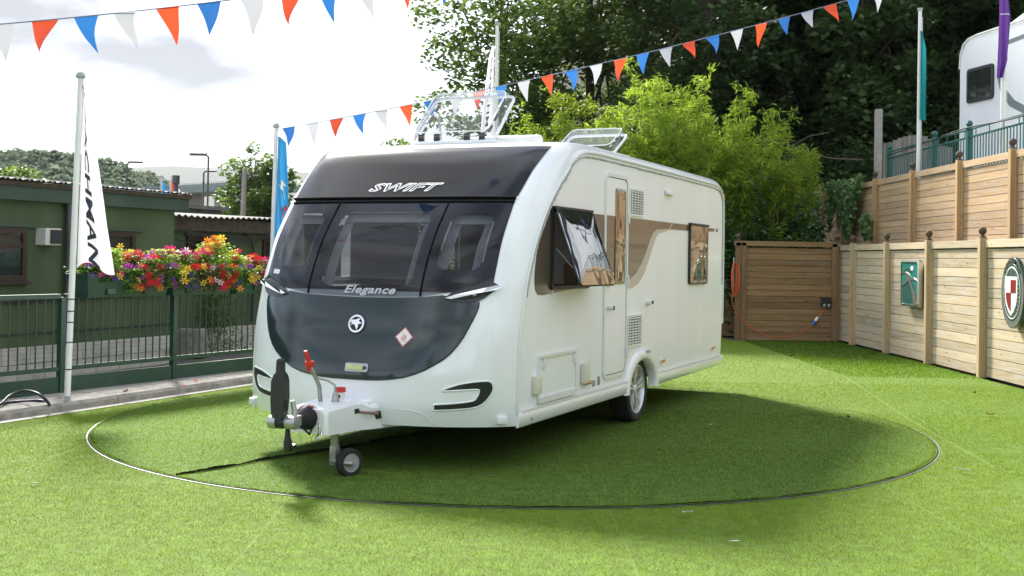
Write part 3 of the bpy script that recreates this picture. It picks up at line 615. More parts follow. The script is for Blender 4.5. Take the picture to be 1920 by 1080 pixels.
# awning rails: white extrusion with a grey bead, following the profile on both sides
for y, s in ((0, -1), (CW, 1)):
    path = [Vector((r[0 if s < 0 else -1].x, y+s*.006, r[0 if s < 0 else -1].z)) for r in rows]
    path = path[2:-2]
    fl = [p+Vector((.02 if p.z < 2.3 and p.x < 2 else 0, 0, -.014 if p.z > 2.2 else 0)) for p in path]
    MB().tube(fl, .013, 6).build('awning_rail', M['trim'], van, smooth=60)
    inn = []
    for i, p in enumerate(fl):
        t = (fl[min(i+1, len(fl)-1)]-fl[max(i-1, 0)]).normalized(); nn = Vector((t.z, 0, -t.x)); inn.append(p+nn*.038)
    jag = []
    ip = [np.array(p) for p in inn]
    dense = []
    for i in range(len(ip)-1):
        k = max(1, int(np.linalg.norm(ip[i+1]-ip[i])/.022)); dense += [ip[i]+(ip[i+1]-ip[i])*j/k for j in range(k)]
    MB().tube([Vector(p)+Vector((0, 0, .004*random.uniform(-1, 1))) for p in dense if p[2] > 1.25], [.006+.005*random.random() for p in dense if p[2] > 1.25], 5).build('rail_bead', M['bead'], van, smooth=70)
# lower skirts with arch
for y, s in ((0, -1), (CW, 1)):
    q = MB(); prof = [(0, .425), (.018, .42), (.026, .40), (.022, .33), (.008, .315), (0, .315)]
    for l0, l1 in ((.05, 2.60), (3.42, 6.12)):
        q.prism(prof, lambda u, v, e: (l0 if e == 0 else l1, y+s*u, v))
    q.build('skirt', M['gel'], van, smooth=40)
    q = MB(); q.box((1.32, y+s*.020, .432), (2.42, .014, .012)); q.box((4.76, y+s*.020, .432), (2.5, .014, .012)); q.build('skirt_trim', M['trim'], van)
    g = []
    for a in np.linspace(-.08, math.pi+.08, 25):
        ca, sa = math.cos(a), max(math.sin(a), -.06)
        prof2 = [(.515, .375, .001), (.505, .368, .020), (.47, .338, .034), (.425, .295, .034), (.395, .268, .020), (.388, .260, -.05)]
        g.append([Vector((3.0+rx*ca, y+s*w_, .325+rz*sa)) for rx, rz, w_ in prof2])
    q = MB(); q.grid(g); q.build('wheel_arch', M['gel'], van, smooth=60)
MB().lathe([(.030, 0), (.030, .006), (.020, .006), (.019, .002)], (.28, -.024, .372), 16, 'Y').build('jack_point', M['castgrey'], van, smooth=40)
# wheels
def wheel(y, s):
    w = empty('wheel', (3.0, y, .312)); w.parent = van
    def L(prof, nm, m, n=40): MB().lathe([(r, h*s) for r, h in prof], (0, 0, 0), n, 'Y', None, nm not in ('tyre', 'rim')).build(nm, m, w, smooth=35)
    L([(.225, -.09), (.285, -.098), (.306, -.085), (.312, -.05), (.3125, .05), (.306, .085), (.285, .098), (.25, .096), (.225, .082)], 'tyre', M['rubber'])
    L([(.226, .082), (.232, .088), (.222, .090), (.210, .06), (.205, .02), (.03, .015), (.0, .015)], 'rim', M['alloy'])
    L([(.205, .022), (.20, .024), (.0, .024)], 'brake_shadow_disc', M['wheelshade'])  # dark disc painted as the shade behind the spokes
    for k in range(5):
        a0 = 2*math.pi*k/5+.3
        for da in (-.17, .17):
            q = MB(); a1 = a0+da
            pin = lambda r, a, h: Vector((r*math.cos(a), h*s, r*math.sin(a)))
            P0 = [(.035, a0+da*1.6-.22, .064), (.035, a0+da*1.6+.22, .064), (.214, a1+.085, .076), (.214, a1-.085, .076)]
            q.add([pin(*p) for p in P0]+[pin(r, a, h-.03) for r, a, h in P0], [(0, 1, 2, 3), (4, 7, 6, 5), (0, 4, 5, 1), (1, 5, 6, 2), (2, 6, 7, 3), (3, 7, 4, 0)]); q.build('spoke', M['alloy'], w)
    L([(.045, .05), (.045, .068), (.036, .076), (0, .078)], 'hub_cap', M['alloy'], 20)
wheel(.125, -1); wheel(CW-.125, 1)
# ---- near side fittings (y < 0 is outwards)
def sp(name, m, poly, out=.004, inn=-.002, parent=van):
    q = MB(); q.prism(poly, lambda l, z, e: (l, -inn if e == 0 else -out, z)); return q.build(name, m, parent)
def slab(name, m, l0, z0, l1, z1, r, out, inn=-.002, parent=van, y=None): return sp(name, m, rrect(l0, z0, l1, z1, r), out, inn, parent)
def frame(name, m, l0, z0, l1, z1, r, w, out, parent=van, base=0):
    o = rrect(l0, z0, l1, z1, r); i = rrect(l0+w, z0+w, l1-w, z1-w, max(.004, r-w)); n = len(o)
    q = MB(); ring_ = [[(l, -base, z) for l, z in o], [(l, -out, z) for l, z in o], [(l, -out, z) for l, z in i], [(l, -base, z) for l, z in i]]
    q.grid([r_+[r_[0]] for r_ in ring_]); return q.build(name, m, parent, smooth=40)
# bronze band with swoosh (front piece, sweep behind the door, thin rear tail)
band = [(.345, 1.36), (.36, 1.30), (.41, 1.268), (.50, 1.262), (.70, 1.275), (1.2, 1.30), (1.88, 1.335), (1.88, 1.925), (.62, 1.918), (.535, 1.88), (.45, 1.74), (.375, 1.56), (.345, 1.44)]
for pc in ([(.345, 1.36), (.36, 1.30), (.41, 1.268), (.50, 1.262), (.66, 1.272), (.66, 1.918), (.62, 1.918), (.535, 1.88), (.45, 1.74), (.375, 1.56), (.345, 1.44)], [(.66, 1.272), (1.2, 1.30), (1.49, 1.315), (.66, 1.315)], [(1.49, 1.315), (1.88, 1.335), (1.88, 1.925), (1.49, 1.925)]): sp('bronze_band', M['bronze'], pc, .0025)
rb = [(2.505, 1.345), (2.60, 1.36), (2.78, 1.41), (2.95, 1.50), (3.10, 1.62), (3.22, 1.74), (3.32, 1.81), (3.45, 1.845), (3.9, 1.858), (4.6, 1.862), (5.72, 1.885), (5.74, 1.918), (4.6, 1.925), (2.505, 1.925)]
sp('bronze_band', M['bronze'], rb, .0025)
sw = [(2.505, 1.345), (2.60, 1.36), (2.78, 1.41), (2.95, 1.50), (3.10, 1.62), (3.22, 1.74), (3.32, 1.81), (3.45, 1.845), (3.82, 1.858)]
sp('silver_swoosh', M['silverdecal'], sw+[(3.78, 1.835), (3.50, 1.81), (3.40, 1.76), (3.30, 1.67), (3.18, 1.54), (3.04, 1.41), (2.86, 1.32), (2.70, 1.285), (2.505, 1.275)], .0040)
sp('pinstripe', M['paper'], [(2.505, 1.936), (4.58, 1.936), (4.58, 1.929), (2.505, 1.929)], .0035)
sp('pinstripe', M['silverdecal'], [(3.86, 1.86), (3.89, 1.86), (4.0, 1.93), (3.97, 1.93)], .0048)
sp('pinstripe', M['silverdecal'], [(.66, 1.262), (.70, 1.262), (.73, 1.30), (.69, 1.30)], .0048)
text_on('lettering', '560', lambda x, y: (5.84+x*1.3, -.0035, 1.885+y), M['inkblack'], van, .055, .2, .001)
# open top-hung side window: opening, black surround, tilted mirrored pane, stays
op = frame('window_opening', M['dark'], .66, 1.315, 1.49, 1.93, .03, .03, .006)
frame('window_surround', M['black'], .645, 1.30, 1.505, 1.945, .045, .03, .022, op, .002)
q = MB(); q.box((1.075, -.028, 1.935), (.84, .03, .022)); q.build('hinge_rail', M['black'], op)
q = MB()
for l in (.72, .75, .78, .81, 1.38, 1.41, 1.44): q.box((l, .05+.012*(int(l*100) % 2), 1.62), (.032, .008, .60))
q.build('curtain_folds', M['curtain'], op)
al_ = R_(19.5); pv = Vector((0, -.030, 1.925))
def pane_pt(l, d, h): return Vector((l, pv.y-d*math.sin(al_)-h*math.cos(al_), pv.z-d*math.cos(al_)+h*math.sin(al_)))
pane_e = rrect(.665, .0, 1.485, .625, .05, 6)
q = MB(); n = len(pane_e)
inner = rrect(.70, .035, 1.45, .59, .035, 6)
rgs = [[pane_pt(l, d, 0) for l, d in pane_e], [pane_pt(l, d, .014) for l, d in pane_e], [pane_pt(l, d, .020) for l, d in inner], [pane_pt(1.075+(l-1.075)*.5, .31+(d-.31)*.5, .030) for l, d in inner], [pane_pt(1.075, .31, .032)]*n]
q.grid([r_+[r_[0]] for r_ in rgs]); pn = q.build('open_window_pane', M['mirror'], van, smooth=60); pn['label'] = 'mirrored side window pane propped open'
q = MB(); q.add([pane_pt(l, d, -.001) for l, d in pane_e], [tuple(range(n))]); q.build('pane_back', M['black'], pn)
q = MB(); q.tube([pane_pt(l, d, .004) for l, d in pane_e+pane_e[:1]], .010, 6, False); q.build('pane_seal', M['black'], pn, smooth=60)
for l in (.72, 1.44): MB().tube([(l, -.02, 1.62), pane_pt(l, .52, -.002)], .007, 6).build('window_stay', M['castgrey'], van)
# entrance door
M['darkgap'] = mat('door_seal', (.03, .03, .03), .7)
frame('door_frame', M['trim'], 1.875, .495, 2.515, 2.30, .10, .035, .014)
frame('door_gap', M['darkgap'], 1.908, .528, 2.482, 2.267, .075, .010, .006)
dr = slab('door', M['alu'], 1.917, .537, 2.473, 2.258, .070, .008); dr['label'] = 'white entrance door with narrow mirrored window'
q = MB(); q.prism([(1.917, 1.345), (2.14, 1.345), (2.14, 1.925), (1.917, 1.925)], lambda l, z, e: (l, -.0085 if e == 0 else -.0105, z)); q.build('bronze_panel', M['bronze'], dr)
def dome_pane(name, m, l0, z0, l1, z1, r, out, parent=van, h=.012, b=0):
    o = rrect(l0, z0, l1, z1, r, 5); cl, cz = (l0+l1)/2, (z0+z1)/2; n = len(o)
    q = MB(); rg = [[(l, -b, z) for l, z in o], [(l, -out, z) for l, z in o]]
    for k, hh in ((.94, .35), (.8, .7), (.5, .95)): rg.append([(cl+(l-cl)*k, -out-h*hh, cz+(z-cz)*(1-(1-k)*(l1-l0)/(z1-z0)*1.0)) for l, z in o])
    q.grid([r_+[r_[0]] for r_ in rg]); q.add([Vector(p)+Vector((0, 0, 0)) for p in rg[-1]], [tuple(range(n))]); return q.build(name, m, parent, smooth=50)
dome_pane('door_window', M['mirrorb'], 2.145, 1.325, 2.425, 2.175, .03, .018, dr, .010, .008)
q = MB(); q.bbox((1.98, -.03, 1.37), (.07, .045, .12), .012); q.build('door_handle', M['trim'], dr, smooth=40)
q = MB(); q.lathe([(.022, 0), (.022, .05), (.016, .055), (0, .055)], (1.99, -.008, 1.12), 12, 'Y', Matrix.Scale(-1, 3, Vector((0, 1, 0)))); q.build('door_lock', M['trim'], dr, smooth=40)
q = MB(); q.bbox((1.99, -.066, 1.12), (.03, .006, .035), .002); q.build('lock_face', M['black'], dr)
for z in (.70, 1.35, 1.92): MB().bbox((2.497, -.022, z), (.024, .02, .10), .006).build('hinge', M['trim'], dr)
# grilles
def grille(l0, z0, l1, z1, nrow, ncol):
    g = frame('vent_grille', M['trim'], l0, z0, l1, z1, .015, .022, .014); 
    slab('vent_back', M['darkgap'], l0+.02, z0+.02, l1-.02, z1-.02, .005, .003, parent=g)
    H = (z1-z0-.05)/nrow
    for i in range(nrow):
        q = MB(); zc = z0+.025+H*(i+.5); q.prism([(-.003, -.22*H), (-.003, .18*H), (-.013, .10*H), (-.013, -.30*H)], lambda u, v, e: (l0+.022 if e == 0 else l1-.022, u, zc+v+.15*H)); q.build('slat', M['trim'], g)
    for j in range(1, ncol):
        q = MB(); q.box((l0+(l1-l0)*j/ncol, -.009, (z0+z1)/2), (.010, .008, z1-z0-.04)); q.build('bar', M['trim'], g)
grille(2.545, 1.945, 2.975, 2.205, 9, 5); grille(2.535, .735, 2.965, 1.035, 10, 5)
# small fittings
def side_box(name, m, l, z, w, h, d, r=.008, parent=van): return MB().bbox((l, -d/2, z), (w, d, h), r).build(name, m, parent, smooth=40)
lampb = side_box('awning_lamp', M['trim'], 3.81, 2.225, .26, .045, .03, .012); side_box('lamp_lens', M['paper'], 3.81, 2.212, .20, .022, .042, .006, lampb)
hf = frame('locker_hatch', M['trim'], .42, .455, 1.225, .815, .02, .022, .016); slab('hatch_door', M['alu'], .445, .48, 1.20, .79, .012, .010, parent=hf)
q = MB(); q.box((.823, -.020, .80), (.76, .012, .02)); q.box((.823, -.020, .475), (.78, .012, .045)); q.build('hatch_rail', M['trim'], hf)
for l in (.52, 1.16): side_box('hatch_catch', M['trim'], l, .745, .035, .075, .03, .01, hf)
side_box('water_inlet_cover', M['cream'], .372, .60, .095, .135, .05, .014); side_box('mains_socket_cover', M['cream'], 1.40, .60, .105, .165, .055, .016)
for l, z in ((1.50, .515), (3.66, .535), (5.68, .54)): 
    mk = side_box('side_marker', M['trim'], l, z, .125, .04, .018, .006); side_box('lens', M['redtail'], l, z, .105, .032, .028, .006, mk)
side_box('side_reflector', M['castgrey'], 1.66, .495, .05, .05, .012, .003); side_box('data_plate', M['castgrey'], 1.79, .505, .045, .075, .010, .003)
q = MB(); q.lathe([(.026, 0), (.026, .045), (.02, .05), (0, .05)], (3.13, 0, 1.135), 12, 'Y', Matrix.Scale(-1, 3, Vector((0, 1, 0)))); q.build('filler_lock', M['trim'], van, smooth=40)
MB().bbox((3.17, -.052, 1.135), (.045, .01, .03), .003).build('lock_face', M['black'], van)
side_box('tyre_sticker', M['castgrey'], 3.10, .668, .10, .018, .046, .001)
# rear window on this side
frame('rear_window_seal', M['black'], 4.60, 1.285, 5.36, 1.94, .05, .022, .026)
dome_pane('rear_side_window', M['mirrorb'], 4.615, 1.30, 5.345, 1.925, .045, .028, van, .014, .002)
side_box('window_top_rail', M['black'], 4.98, 1.938, .76, .02, .04, .004)
q = MB(); q.bbox((6.215, .03, 2.30), (.03, .05, .10), .01); q.build('rear_marker', M['redtail'], van)
# ---- roof: three lids
def roof_lid(name, m_sheet, l0, l1, y0, y1, z0, tilt, depth=.10, label=None, hinge_front=True):
    """moulded dome lid hinged along its front edge, opened by tilt"""
    lid = empty('rooflight', (l0, 0, z0)); lid.parent = van
    if label: lid['label'] = label
    Lh = l1-l0; ct, st_ = math.cos(tilt), math.sin(tilt)
    def T(a, y, h): return Vector((a*ct-h*st_, y, a*st_+h*ct))
    e = rrect(0, y0, Lh, y1, .07, 5); t_ = [(Lh/2+(a-Lh/2)*.88, (y0+y1)/2+(y-(y0+y1)/2)*.90) for a, y in e]
    q = MB(); q.grid([[T(a, y, 0) for a, y in e+e[:1]], [T(a, y, depth*.75) for a, y in [((Lh/2)+(a-Lh/2)*.94, (y0+y1)/2+(y-(y0+y1)/2)*.95) for a, y in e+e[:1]]], [T(a, y, depth) for a, y in t_+t_[:1]]])
    q.add([T(a, y, depth) for a, y in t_], [tuple(range(len(t_)))]); q.build('dome', m_sheet, lid, smooth=40)
    q = MB(); q.tube([T(a, y, 0) for a, y in e+e[:1]], .014, 6, False); q.build('rim', M['clearrim'], lid, smooth=60)
    q = MB(); q.tube([T(a, y, depth) for a, y in t_+t_[:1]], .005, 6, False); q.build('dome_edge', M['clearrim'], lid, smooth=60)
    fr = rrect(-.02, y0-.01, Lh, y1+.01, .06, 5); q = MB(); q.tube([Vector((a, y, 0)) for a, y in fr+fr[:1]], .020, 6, False); q.build('base_frame', M['trim'], lid, smooth=60)
    return lid, T, Lh
lid, T, Lh = roof_lid('front', M['clear'], 1.26, 1.90, .78, 1.56, 2.518, R_(44), .09, 'large clear front rooflight propped wide open')
for y in (.88, 1.02, 1.31, 1.46): MB().bbox((-.01, y, .03), (.035, .05, .10), .008).build('hinge_clip', M['black'], lid)
for y in (.86, 1.49):
    for k in (.25, .5, .75): MB().bbox(T(Lh*k, y, .02), (.08, .028, .03), .006, M=Matrix.Rotation(-R_(44), 3, 'Y')).build('catch', M['black'], lid)
MB().tube([(.35, .90, .03), T(.40, .90, 0)], .008, 6).build('stay', M['castgrey'], lid); MB().tube([(.35, 1.45, .03), T(.40, 1.45, 0)], .008, 6).build('stay', M['castgrey'], lid)
lid, T, Lh = roof_lid('rear', M['clear'], 2.72, 3.22, .22, .80, 2.53, R_(27), .08, 'smaller clear rooflight tilted open behind the front one')
for k in (.25, .5, .75): MB().bbox(T(Lh*k, .27, .02), (.06, .024, .03), .006, M=Matrix.Rotation(-R_(27), 3, 'Y')).build('catch', M['black'], lid)
MB().lathe([(.17, 0), (.17, .03), (.15, .06), (.10, .09), (.04, .105), (0, .107)], (3.3, .62, 2.51), 24).build('roof_vent', M['trim'], van, smooth=50)
q = MB(); q.bbox((2.15, 1.06, 2.60), (.62, .50, .13), .04, M=Matrix.Rotation(-R_(7), 3, 'Y')); q.build('roof_box', M['trim'], van, smooth=40)
# ---- hitch: drawbar fairing, coupling, jockey wheel, levers
def lp(l, y, z): return Vector((l, y, z))
q = MB(); yc = CC-.02
prof = [(-.93, .125, .325, .485), (-.91, .148, .315, .503), (-.60, .165, .308, .520), (-.52, .172, .306, .520), (-.44, .205, .304, .485), (-.15, .31, .304, .482), (-.05, .35, .304, .478)]
g = []
for l, hw, z0, z1 in prof:
    c = .03
    g.append([lp(l, yc-hw, z0), lp(l, yc-hw, z1-c), lp(l, yc-hw+c*.8, z1), lp(l, yc+hw-c*.8, z1), lp(l, yc+hw, z1-c), lp(l, yc+hw, z0)])
q.grid(g); q.add(g[0], [tuple(range(6))]); fa = q.build('drawbar_fairing', M['gel'], van, smooth=30)
q = MB(); q.prism([(-.42, .43), (-.16, .43), (-.19, .385), (-.40, .375)], lambda l, z, e: lp(l, yc-.210-(l+.44)/.29*.105-.004-(.004 if e else -.02), z)); q.build('fairing_grip_hole', M['black'], fa)
q = MB(); q.bbox(lp(-.30, yc-.02, .482), (.30, .34, .05), .02); q.build('fairing_step', M['gel'], fa, smooth=40)
q = MB(); q.prism([(-.60, .462), (-.555, .462), (-.545, .43), (-.60, .43)], lambda l, z, e: lp(l, yc-.170-(.004 if e else -.012), z)); q.build('lever_slot', M['black'], fa)
MB().tube([lp(-.57, yc-.15, .445), lp(-.52, yc-.20, .432), lp(-.44, yc-.26, .42)], [.007, .009, .014], 8).build('breakaway_lever', mat('brown_rubber', (.25, .15, .12), .6), van, smooth=60)
q = MB(); q.prism([(-.02, .355), (.0, .355), (.0, .325), (-.02, .325)], lambda l, z, e: lp(l-.12, yc-.33-(.003 if e else 0), z)); q.build('fairing_label', M['castgrey'], fa)
# rubber gaiter + coupling head + stabiliser
MB().tube([lp(-.90-.0135*k, yc, .425+.0004*k) for k in range(13)], [(.088-.0032*k)*(1 if k % 2 else .86) for k in range(13)], 18).build('gaiter', M['rubber'], van, smooth=50)
MB().tube([lp(-.935+.02*math.sin(a*.5), yc+.092*math.cos(a), .425+.092*math.sin(a)) for a in np.linspace(0, 9.4, 34)], .0028, 5).build('breakaway_cable', mat('dark_red_cable', (.30, .02, .02), .5), van, smooth=60)
MB().tube([lp(-.93, yc-.09, .40), lp(-.97, yc-.11, .33), lp(-.99, yc-.10, .30), lp(-.94, yc-.11, .31), lp(-.92, yc-.10, .36)], .006, 5).build('cable_clip', M['chrome'], van, smooth=60)
q = MB(); q.bbox(lp(-1.10, yc, .43), (.14, .075, .07), .01); q.build('coupling_neck', M['steel'], van, smooth=40)
MB().lathe([(.024, -.046), (.041, -.044), (.044, -.024), (.044, .024), (.041, .044), (.024, .046)], lp(-1.20, yc-.05, .432), 20, 'Y').build('friction_pad_housing', M['castgrey'], van, smooth=40)
MB().lathe([(.024, -.016), (.040, -.014), (.044, .0), (.044, .04), (.024, .048)], lp(-1.23, yc+.055, .432), 20, 'Y').build('friction_pad_housing', M['castgrey'], van, smooth=40)
MB().lathe([(.035, -.05), (.04, -.04), (.04, .04), (.035, .05)], lp(-1.22, yc+.04, .43), 16, 'Y').build('ball_socket', M['black'], van, smooth=40)
q = MB(); hz = [(.36, .0), (.38, .060), (.34, .075), (.20, .075), (.06, .070), (-.01, .06)]
hp = [(-.060, .06), (-.070, .15), (-.068, .28), (-.045, .325), (-.020, .345), (-.018, .425), (.0, .44), (.018, .425), (.022, .35), (.052, .325), (.068, .29), (.075, .18), (.062, .06), (.03, .0), (-.03, .0)]
q.prism(hp, lambda u, v, e: lp(-1.235+v*.02+(.040 if e else -.025), yc+.03-u*.74, .435+v*.95)); q.build('stabiliser_handle', M['satin'], van, smooth=30)
MB().tube([lp(-1.19, yc-.055, .44), lp(-1.17, yc-.055, .50), lp(-1.18, yc-.04, .575)], [.018, .02, .014], 8).build('handle_link', M['castgrey'], van, smooth=50)
q = MB(); q.tube([lp(-1.17, yc-.0, .40), lp(-1.17, yc-.0, .33), lp(-1.165, yc, .29), lp(-1.165, yc, .235)], [.014, .020, .030, .028], 12); q.build('electrical_plug', M['black'], van, smooth=40)
MB().tube([lp(-1.16, yc-.03, .268), lp(-1.16, yc-.055, .268)], .018, 10).build('plug_cap', M['satin'], van)
MB().tube([lp(-1.17, yc, .40), lp(-1.12, yc-.02, .40), lp(-1.06, yc-.05, .375), lp(-1.0, yc-.06, .33), lp(-.95, yc-.04, .35), lp(-.88, yc, .38)], .007, 6).build('plug_cable', M['black'], van, smooth=60)
# jockey wheel
jy = CC-.16
MB().tube([lp(-.672, jy+.09, .52), lp(-.672, jy+.09, .17)], .029, 14).build('jockey_post', M['steel'], van, smooth=50)
q = MB(); q.bbox(lp(-.672, jy+.088, .14), (.060, .055, .14), .012); q.tube([lp(-.68, jy+.09, .105), lp(-.722, jy+.01, .102), lp(-.684, jy-.065, .098)], [.026, .024, .020], 8); q.build('jockey_fork', M['steel'], van, smooth=40)
jw = empty('jockey_wheel', lp(-.655, jy-.02, .098)); jw.parent = van
jm = Matrix.Rotation(R_(-26), 3, 'Z')
MB().lathe([(.066, -.034), (.088, -.034), (.097, -.022), (.098, .022), (.088, .034), (.066, .034)], (0, 0, 0), 28, 'Y', jm, False).build('tyre', M['rubber'], jw, smooth=40)
M['hubgrey'] = mat('scuffed_grey_plastic', (.30, .30, .30), .7, var=.3, vscale=25)
MB().lathe([(.068, -.030), (.064, -.034), (.055, -.020), (.022, -.018), (.02, -.04), (0, -.04)], (0, 0, 0), 24, 'Y', jm).build('hub', M['hubgrey'], jw, smooth=40)
MB().tube([lp(-.672, jy+.09, .50), lp(-.672, jy+.09, .55), lp(-.672, jy+.09, .585)], [.030, .022, .014], 12).build('jockey_collar', M['steel'], van, smooth=40)
MB().tube([lp(-.672, jy+.09, .57), lp(-.672, jy+.095, .63), lp(-.69, jy+.14, .66), lp(-.73, jy+.23, .685), lp(-.745, jy+.25, .72), lp(-.75, jy+.255, .755)], .0075, 8).build('jockey_crank', M['steel'], van, smooth=60)
MB().lathe([(.02, -.03), (.022, 0), (.034, .004), (.036, .035), (.03, .042), (0, .044)], lp(-.75, jy+.255, .755), 14).build('crank_knob', M['red'], van, smooth=40)
MB().tube([lp(-.70, yc+.05, .49), lp(-.71, yc+.06, .62), lp(-.74, yc+.08, .70), lp(-.755, yc+.10, .755)], [.016, .015, .014, .014], 8).build('handbrake_lever', M['steel'], van, smooth=60)
MB().tube([lp(-.755, yc+.10, .75), lp(-.77, yc+.112, .80), lp(-.78, yc+.125, .845), lp(-.785, yc+.128, .87)], [.014, .016, .017, .012], 10).build('handbrake_grip', M['red'], van, smooth=50)
MB().tube([lp(-.50, yc+.02, .49), lp(-.50, yc+.02, .56)], .034, 16).build('spring_cylinder', M['trim'], van, smooth=40)
MB().tube([lp(-.50, yc+.02, .56), lp(-.50, yc+.02, .565), lp(-.50, yc+.02, .595)], [.034, .043, .040], 16).build('red_cap', M['red'], van, smooth=40)
MB().bbox(lp(-.535, yc+.02, .535), (.006, .045, .022), .002).build('indicator_window', M['black'], van)
# rear steady legs and step tucked underneath
MB().bbox(lp(2.2, .25, .30), (.3, .1, .07), .01).build('water_heater_outlet', M['castgrey'], van)
# ------------------------------------------------------------------ left: green railings, poles, planters, sheds
M['greenpaint'] = mat('dark_green_paint', (.013, .048, .030), .35, var=.15, vscale=8, dirt=.3, dirtcol=(.10, .11, .09))
M['polewhite'] = mat('white_painted_pole', (.74, .74, .71), .4, var=.06, vscale=5, dirt=.25, dirtcol=(.4, .39, .33))
M['capgrey'] = mat('grey_pole_cap', (.33, .36, .33), .5, var=.1)
FA = gnd(118, 735, .085); FB = gnd(470, 694, .085)          # railings line on the concrete strip
FD = (FB-FA).normalized(); FD.z = 0; FNn = Vector((FD.y, -FD.x, 0))
def fen(s, z=0, o=0): p = FA+FD*s+FNn*o; return Vector((p.x, p.y, z))
def fen_s(px):          # distance along the railings where an image column crosses them
    d = ray(px, 480); k = (FA.x*d[1]-FA.y*d[0])/(FD.y*d[0]-FD.x*d[1]); return k
s2 = fen_s(328); SP = s2-fen_s(118)
rail = empty('green_railings', fen(0), 0, 'dark green painted steel railings along the concrete edge left of the caravan', 'railings')
base = fen(0)
posts = [fen_s(118)-SP*1.0-.05*0, fen_s(118), s2, s2+SP, s2+2*SP, s2+3*SP, s2+4*SP, s2+5*SP]
ang = math.atan2(FD.y, FD.x)
pm = MB().box((0, 0, .565), (.06, .06, 1.0)).box((0, 0, .072), (.13, .13, .012)).mesh('post')
for s in posts: obj('post', pm, M['greenpaint'], rail, fen(s)-base, (0, 0, ang))
for i in range(len(posts)-1):
    a, b = posts[i]+.03, posts[i+1]-.03
    for z, h, d in ((1.075, .045, .05), (.33, .045, .04)):
        MB().box((0, 0, 0), (b-a, d, h)).build('rail', M['greenpaint'], rail, loc=fen((a+b)/2, z)-base).rotation_euler = (0, 0, ang)
    MB().box((0, 0, 0), (b-a, .03, .16)).build('kick_board', M['greenpaint'], rail, loc=fen((a+b)/2, .165)-base).rotation_euler = (0, 0, ang)
bar = MB().tube([(0, 0, .345), (0, 0, 1.06)], .0085, 6, False).mesh('bar')
for i in range(len(posts)-1):
    n = max(2, int((posts[i+1]-posts[i])/.105))
    for k in range(1, n): obj('bar', bar, M['greenpaint'], rail, fen(posts[i]+(posts[i+1]-posts[i])*k/n)-base)
# wire mesh tied behind the bars (fine grid, one piece)
q = MB()
for k in range(14):
    z = .40+k*.05; q.tube([fen(posts[0], z, -.015)-base, fen(posts[-1], z, -.015)-base], .0013, 3, False)
q.build('mesh_wires', M['black'], rail)
# flagpoles
def flagpole(p, h, r, label, straps=True, lean=(0, 0), dome=True):
    t = empty('flagpole', p, 0, label, 'flagpole')
    top = Vector((lean[0]*h, lean[1]*h, h)); MB().tube([(0, 0, 0), top*.5, top], [r, r, r*.85], 14).build('pole', M['polewhite'], t, smooth=50)
    if dome: MB().lathe([(r*.8, -.01), (r*1.55, 0), (r*1.6, .012), (r*1.35, .035), (r*.8, .055), (0, .062)], top, 16).build('cap', M['capgrey'], t, smooth=50)
    else: MB().lathe([(r*1.2, 0), (r*1.3, .02), (r*1.1, .045), (0, .05)], top, 14).build('cap', M['capgrey'], t, smooth=50)
    if straps:
        for z in (.28, .55, .75, .86, .98): MB().lathe([(r*1.02, -.006), (r*1.10, -.004), (r*1.10, .004), (r*1.02, .006)], (lean[0]*z, lean[1]*z, z), 14).build('strap', M['black'], t)
    MB().tube([(r+.012, -.012, .9), top+Vector((r+.006, -.01, -.12))], .004, 5).build('halyard', M['polewhite'], t)
    return t
p1 = gnd(126, 744, .085); P1 = Vector((p1.x, p1.y, .08))
flagpole(P1, 3.20, .031, 'white flagpole with black straps at the left end of the railings', lean=(.022, 0))
p2 = at(507, 480, 15.6); P2 = Vector((p2.x, p2.y, .08))
flagpole(P2, 3.15, .029, 'white flagpole standing behind the caravan nose beside the flowers', lean=(.015, 0))
# hanging flags: gathered cloth, real folds
def flagmat(name, c, tr=.35):
    m, nt, N, LK, b = _mat(name); b.inputs['Base Color'].default_value = (*c, 1); b.inputs['Roughness'].default_value = .75
    t = N.new('ShaderNodeBsdfTranslucent'); t.inputs[0].default_value = (*c, 1); ms = N.new('ShaderNodeMixShader'); ms.inputs[0].default_value = tr
    w = N.new('ShaderNodeTexWave'); w.inputs['Scale'].default_value = 260; tc = N.new('ShaderNodeTexCoord'); LK.new(tc.outputs['Object'], w.inputs['Vector'])
    bp = N.new('ShaderNodeBump'); bp.inputs['Strength'].default_value = .08; bp.inputs['Distance'].default_value = .001; LK.new(w.outputs['Fac'], bp.inputs['Height']); LK.new(bp.outputs[0], b.inputs['Normal'])
    LK.new(b.outputs[0], ms.inputs[1]); LK.new(t.outputs[0], ms.inputs[2]); LK.new(ms.outputs[0], N['Material Output'].inputs['Surface']); return m
M['flagwhite'] = flagmat('white_flag_cloth', (.72, .72, .74)); M['flagblue'] = flagmat('blue_flag_cloth', (.03, .22, .45)); M['flagteal'] = flagmat('teal_flag_cloth', (.01, .25, .26)); M['flagpurple'] = flagmat('purple_flag_cloth', (.10, .035, .22))
M['ink'] = mat('navy_flag_print', (.03, .035, .06), .7)
